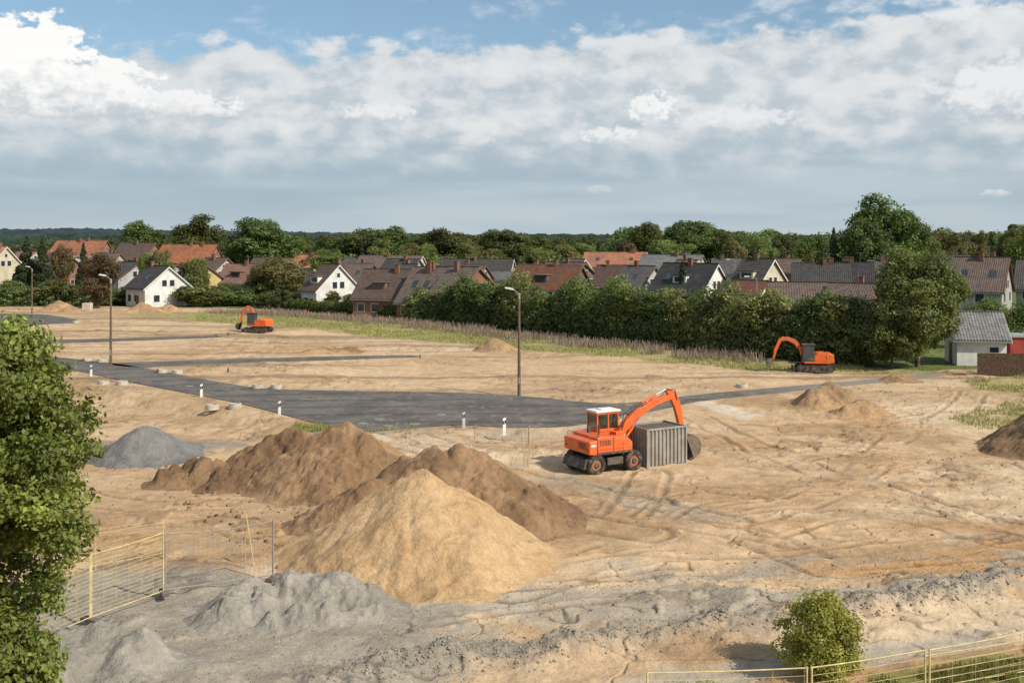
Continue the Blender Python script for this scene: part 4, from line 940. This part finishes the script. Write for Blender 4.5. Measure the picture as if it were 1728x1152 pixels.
nA=b.noise(b.comb(b.M('MULTIPLY',az,.10),b.M('MULTIPLY',el,.26),0.),1.5,6,.55,.3)
nB=b.noise(b.comb(b.M('MULTIPLY',az,.3),b.M('MULTIPLY',el,.55),3.),1.3,6,.5,.1)
nC=b.noise(b.comb(b.M('MULTIPLY',az,.05),b.M('MULTIPLY',el,.45),7.),1.1,4,.5,.3)
nF=b.noise(b.comb(az,b.M('MULTIPLY',el,1.5),1.),.75,6,.55,.1)
nS=b.noise(b.comb(az,b.M('MULTIPLY',el,1.2),5.),2.0,5,.55,.1)
sky=b.mix(1.,sk.outputs[0],(.95,1.10,1.12),'MULTIPLY')
K=10.
def cc(*c): return tuple(q*K for q in c)
sky=b.mix(.14,sky,cc(.55,.66,.74))
nBc=b.M('SUBTRACT',nB,.5);nFc=b.M('SUBTRACT',nF,.5);nSc=b.M('SUBTRACT',nS,.5)
edge=b.M('ADD',b.M('ADD',b.M('MULTIPLY',nBc,4.5),b.M('MULTIPLY',nFc,2.2)),b.M('MULTIPLY',b.M('ADD',az,2.),.035))
deck=b.SS(b.M('SUBTRACT',edge,el),-10.7,-9.7)
lowc=b.mix(b.SS(nC,.36,.66),cc(.38,.48,.555),cc(.50,.585,.64))
midc=b.mix(b.SS(nB,.38,.64),cc(.52,.585,.635),cc(.76,.775,.785))
midc=b.mix(b.M('MULTIPLY',b.SS(nF,.42,.64),.45),midc,cc(.86,.86,.855))
deckc=b.mix(b.SS(b.M('ADD',el,b.M('MULTIPLY',nBc,4.)),2.8,6.6),lowc,midc)
c=b.mix(b.M('MULTIPLY',deck,.94),sky,deckc)
c=b.mix(b.SS(el,2.4,0.,0,.5),c,cc(.56,.63,.66))
wis=b.M('MULTIPLY',b.SS(nA,.50,.68),b.SS(nF,.36,.6));c=b.mix(b.M('MULTIPLY',wis,b.SS(el,9.,11.,0,.85)),c,cc(.82,.85,.88))
c=b.mix(b.SS(el,14.,24.,0,.35),c,cc(.62,.66,.70))
def cumulus(px,py,rx,ry,base,top_c,bot_c,amp=1.,soft=.3,small=False,k=1.):
    global c
    a0,e0=azel(px,py);ra=rx/F*57.3;re=ry/F*57.3;_,eb=azel(px,base)
    q=b.M('ADD',b.M('POWER',b.M('ABSOLUTE',b.M('DIVIDE',b.M('SUBTRACT',az,a0),ra)),2.),b.M('POWER',b.M('ABSOLUTE',b.M('DIVIDE',b.M('SUBTRACT',el,e0),re)),2.))
    nn=nSc if small else nFc
    s=b.M('ADD',b.M('SUBTRACT',1.,q),b.M('ADD',b.M('MULTIPLY',nn,amp*2.6),b.M('MULTIPLY',nSc,.8)))
    mk=b.M('MULTIPLY',b.SS(s,.0,soft),b.SS(b.M('ADD',el,b.M('MULTIPLY',nn,.7)),eb-.15,eb+.5,0.,k))
    hgt=b.M('ADD',b.M('DIVIDE',b.M('SUBTRACT',el,eb),re*1.5),b.M('ADD',b.M('MULTIPLY',nn,1.3),b.M('MULTIPLY',nSc,.8)))
    cl=b.mix(b.SS(hgt,-.05,.7),cc(*bot_c),cc(*top_c));c=b.mix(mk,c,cl)
cumulus(250,180,150,34,206,(.90,.90,.90),(.56,.61,.65))
cumulus(120,155,150,60,208,(.95,.95,.94),(.56,.61,.65))
cumulus(20,115,130,88,206,(1.0,.99,.97),(.62,.66,.69))
cumulus(1700,150,120,62,215,(.84,.85,.86),(.40,.48,.55),soft=.8,k=.95)
cumulus(1100,185,42,34,214,(.92,.92,.92),(.66,.70,.73),1.,.7,True,.9)
cumulus(1030,228,55,17,244,(.88,.88,.88),(.64,.68,.71),1.,.8,True,.85)
cumulus(640,190,76,17,207,(.86,.86,.86),(.64,.68,.71),1.1,.9,True,.8)
cumulus(1250,198,100,22,222,(.83,.84,.85),(.63,.67,.70),1.2,.9,True,.8)
cumulus(800,236,42,12,246,(.77,.78,.79),(.60,.65,.68),1.,.9,True,.7)
cumulus(1010,320,26,9,330,(.66,.69,.71),(.5,.57,.61),.6,.8,True,.6);cumulus(1680,326,24,7,334,(.76,.76,.76),(.5,.57,.61),.6,.7,True,.8)
bg=b.n('ShaderNodeBackground');b.put(bg.inputs[0],c);bg.inputs[1].default_value=.1
o=b.n('ShaderNodeOutputWorld');nt.links.new(bg.outputs[0],o.inputs[0])
ld=bpy.data.lights.new('sun','SUN');ld.energy=4.8;ld.angle=math.radians(.53);ld.color=(1,.93,.81)
lo=bpy.data.objects.new('sun',ld);COL.objects.link(lo)
sd=Vector((sv.x*math.cos(SUN_EL),sv.y*math.cos(SUN_EL),math.sin(SUN_EL)));lo.rotation_euler=sd.to_track_quat('Z','Y').to_euler();lo.location=(30,-30,60)
cd=bpy.data.cameras.new('camera');cam=bpy.data.objects.new('camera',cd);COL.objects.link(cam);cam.location=(0,0,CAM_H);cam.rotation_euler=(math.pi/2,0,0)
cd.sensor_width=36;cd.lens=F/1728*36;cd.shift_y=-(576-HY)/1728;cd.clip_start=.1;cd.clip_end=30000
scene.camera=cam
scene.view_settings.view_transform='Standard';scene.view_settings.look='None';scene.view_settings.exposure=0
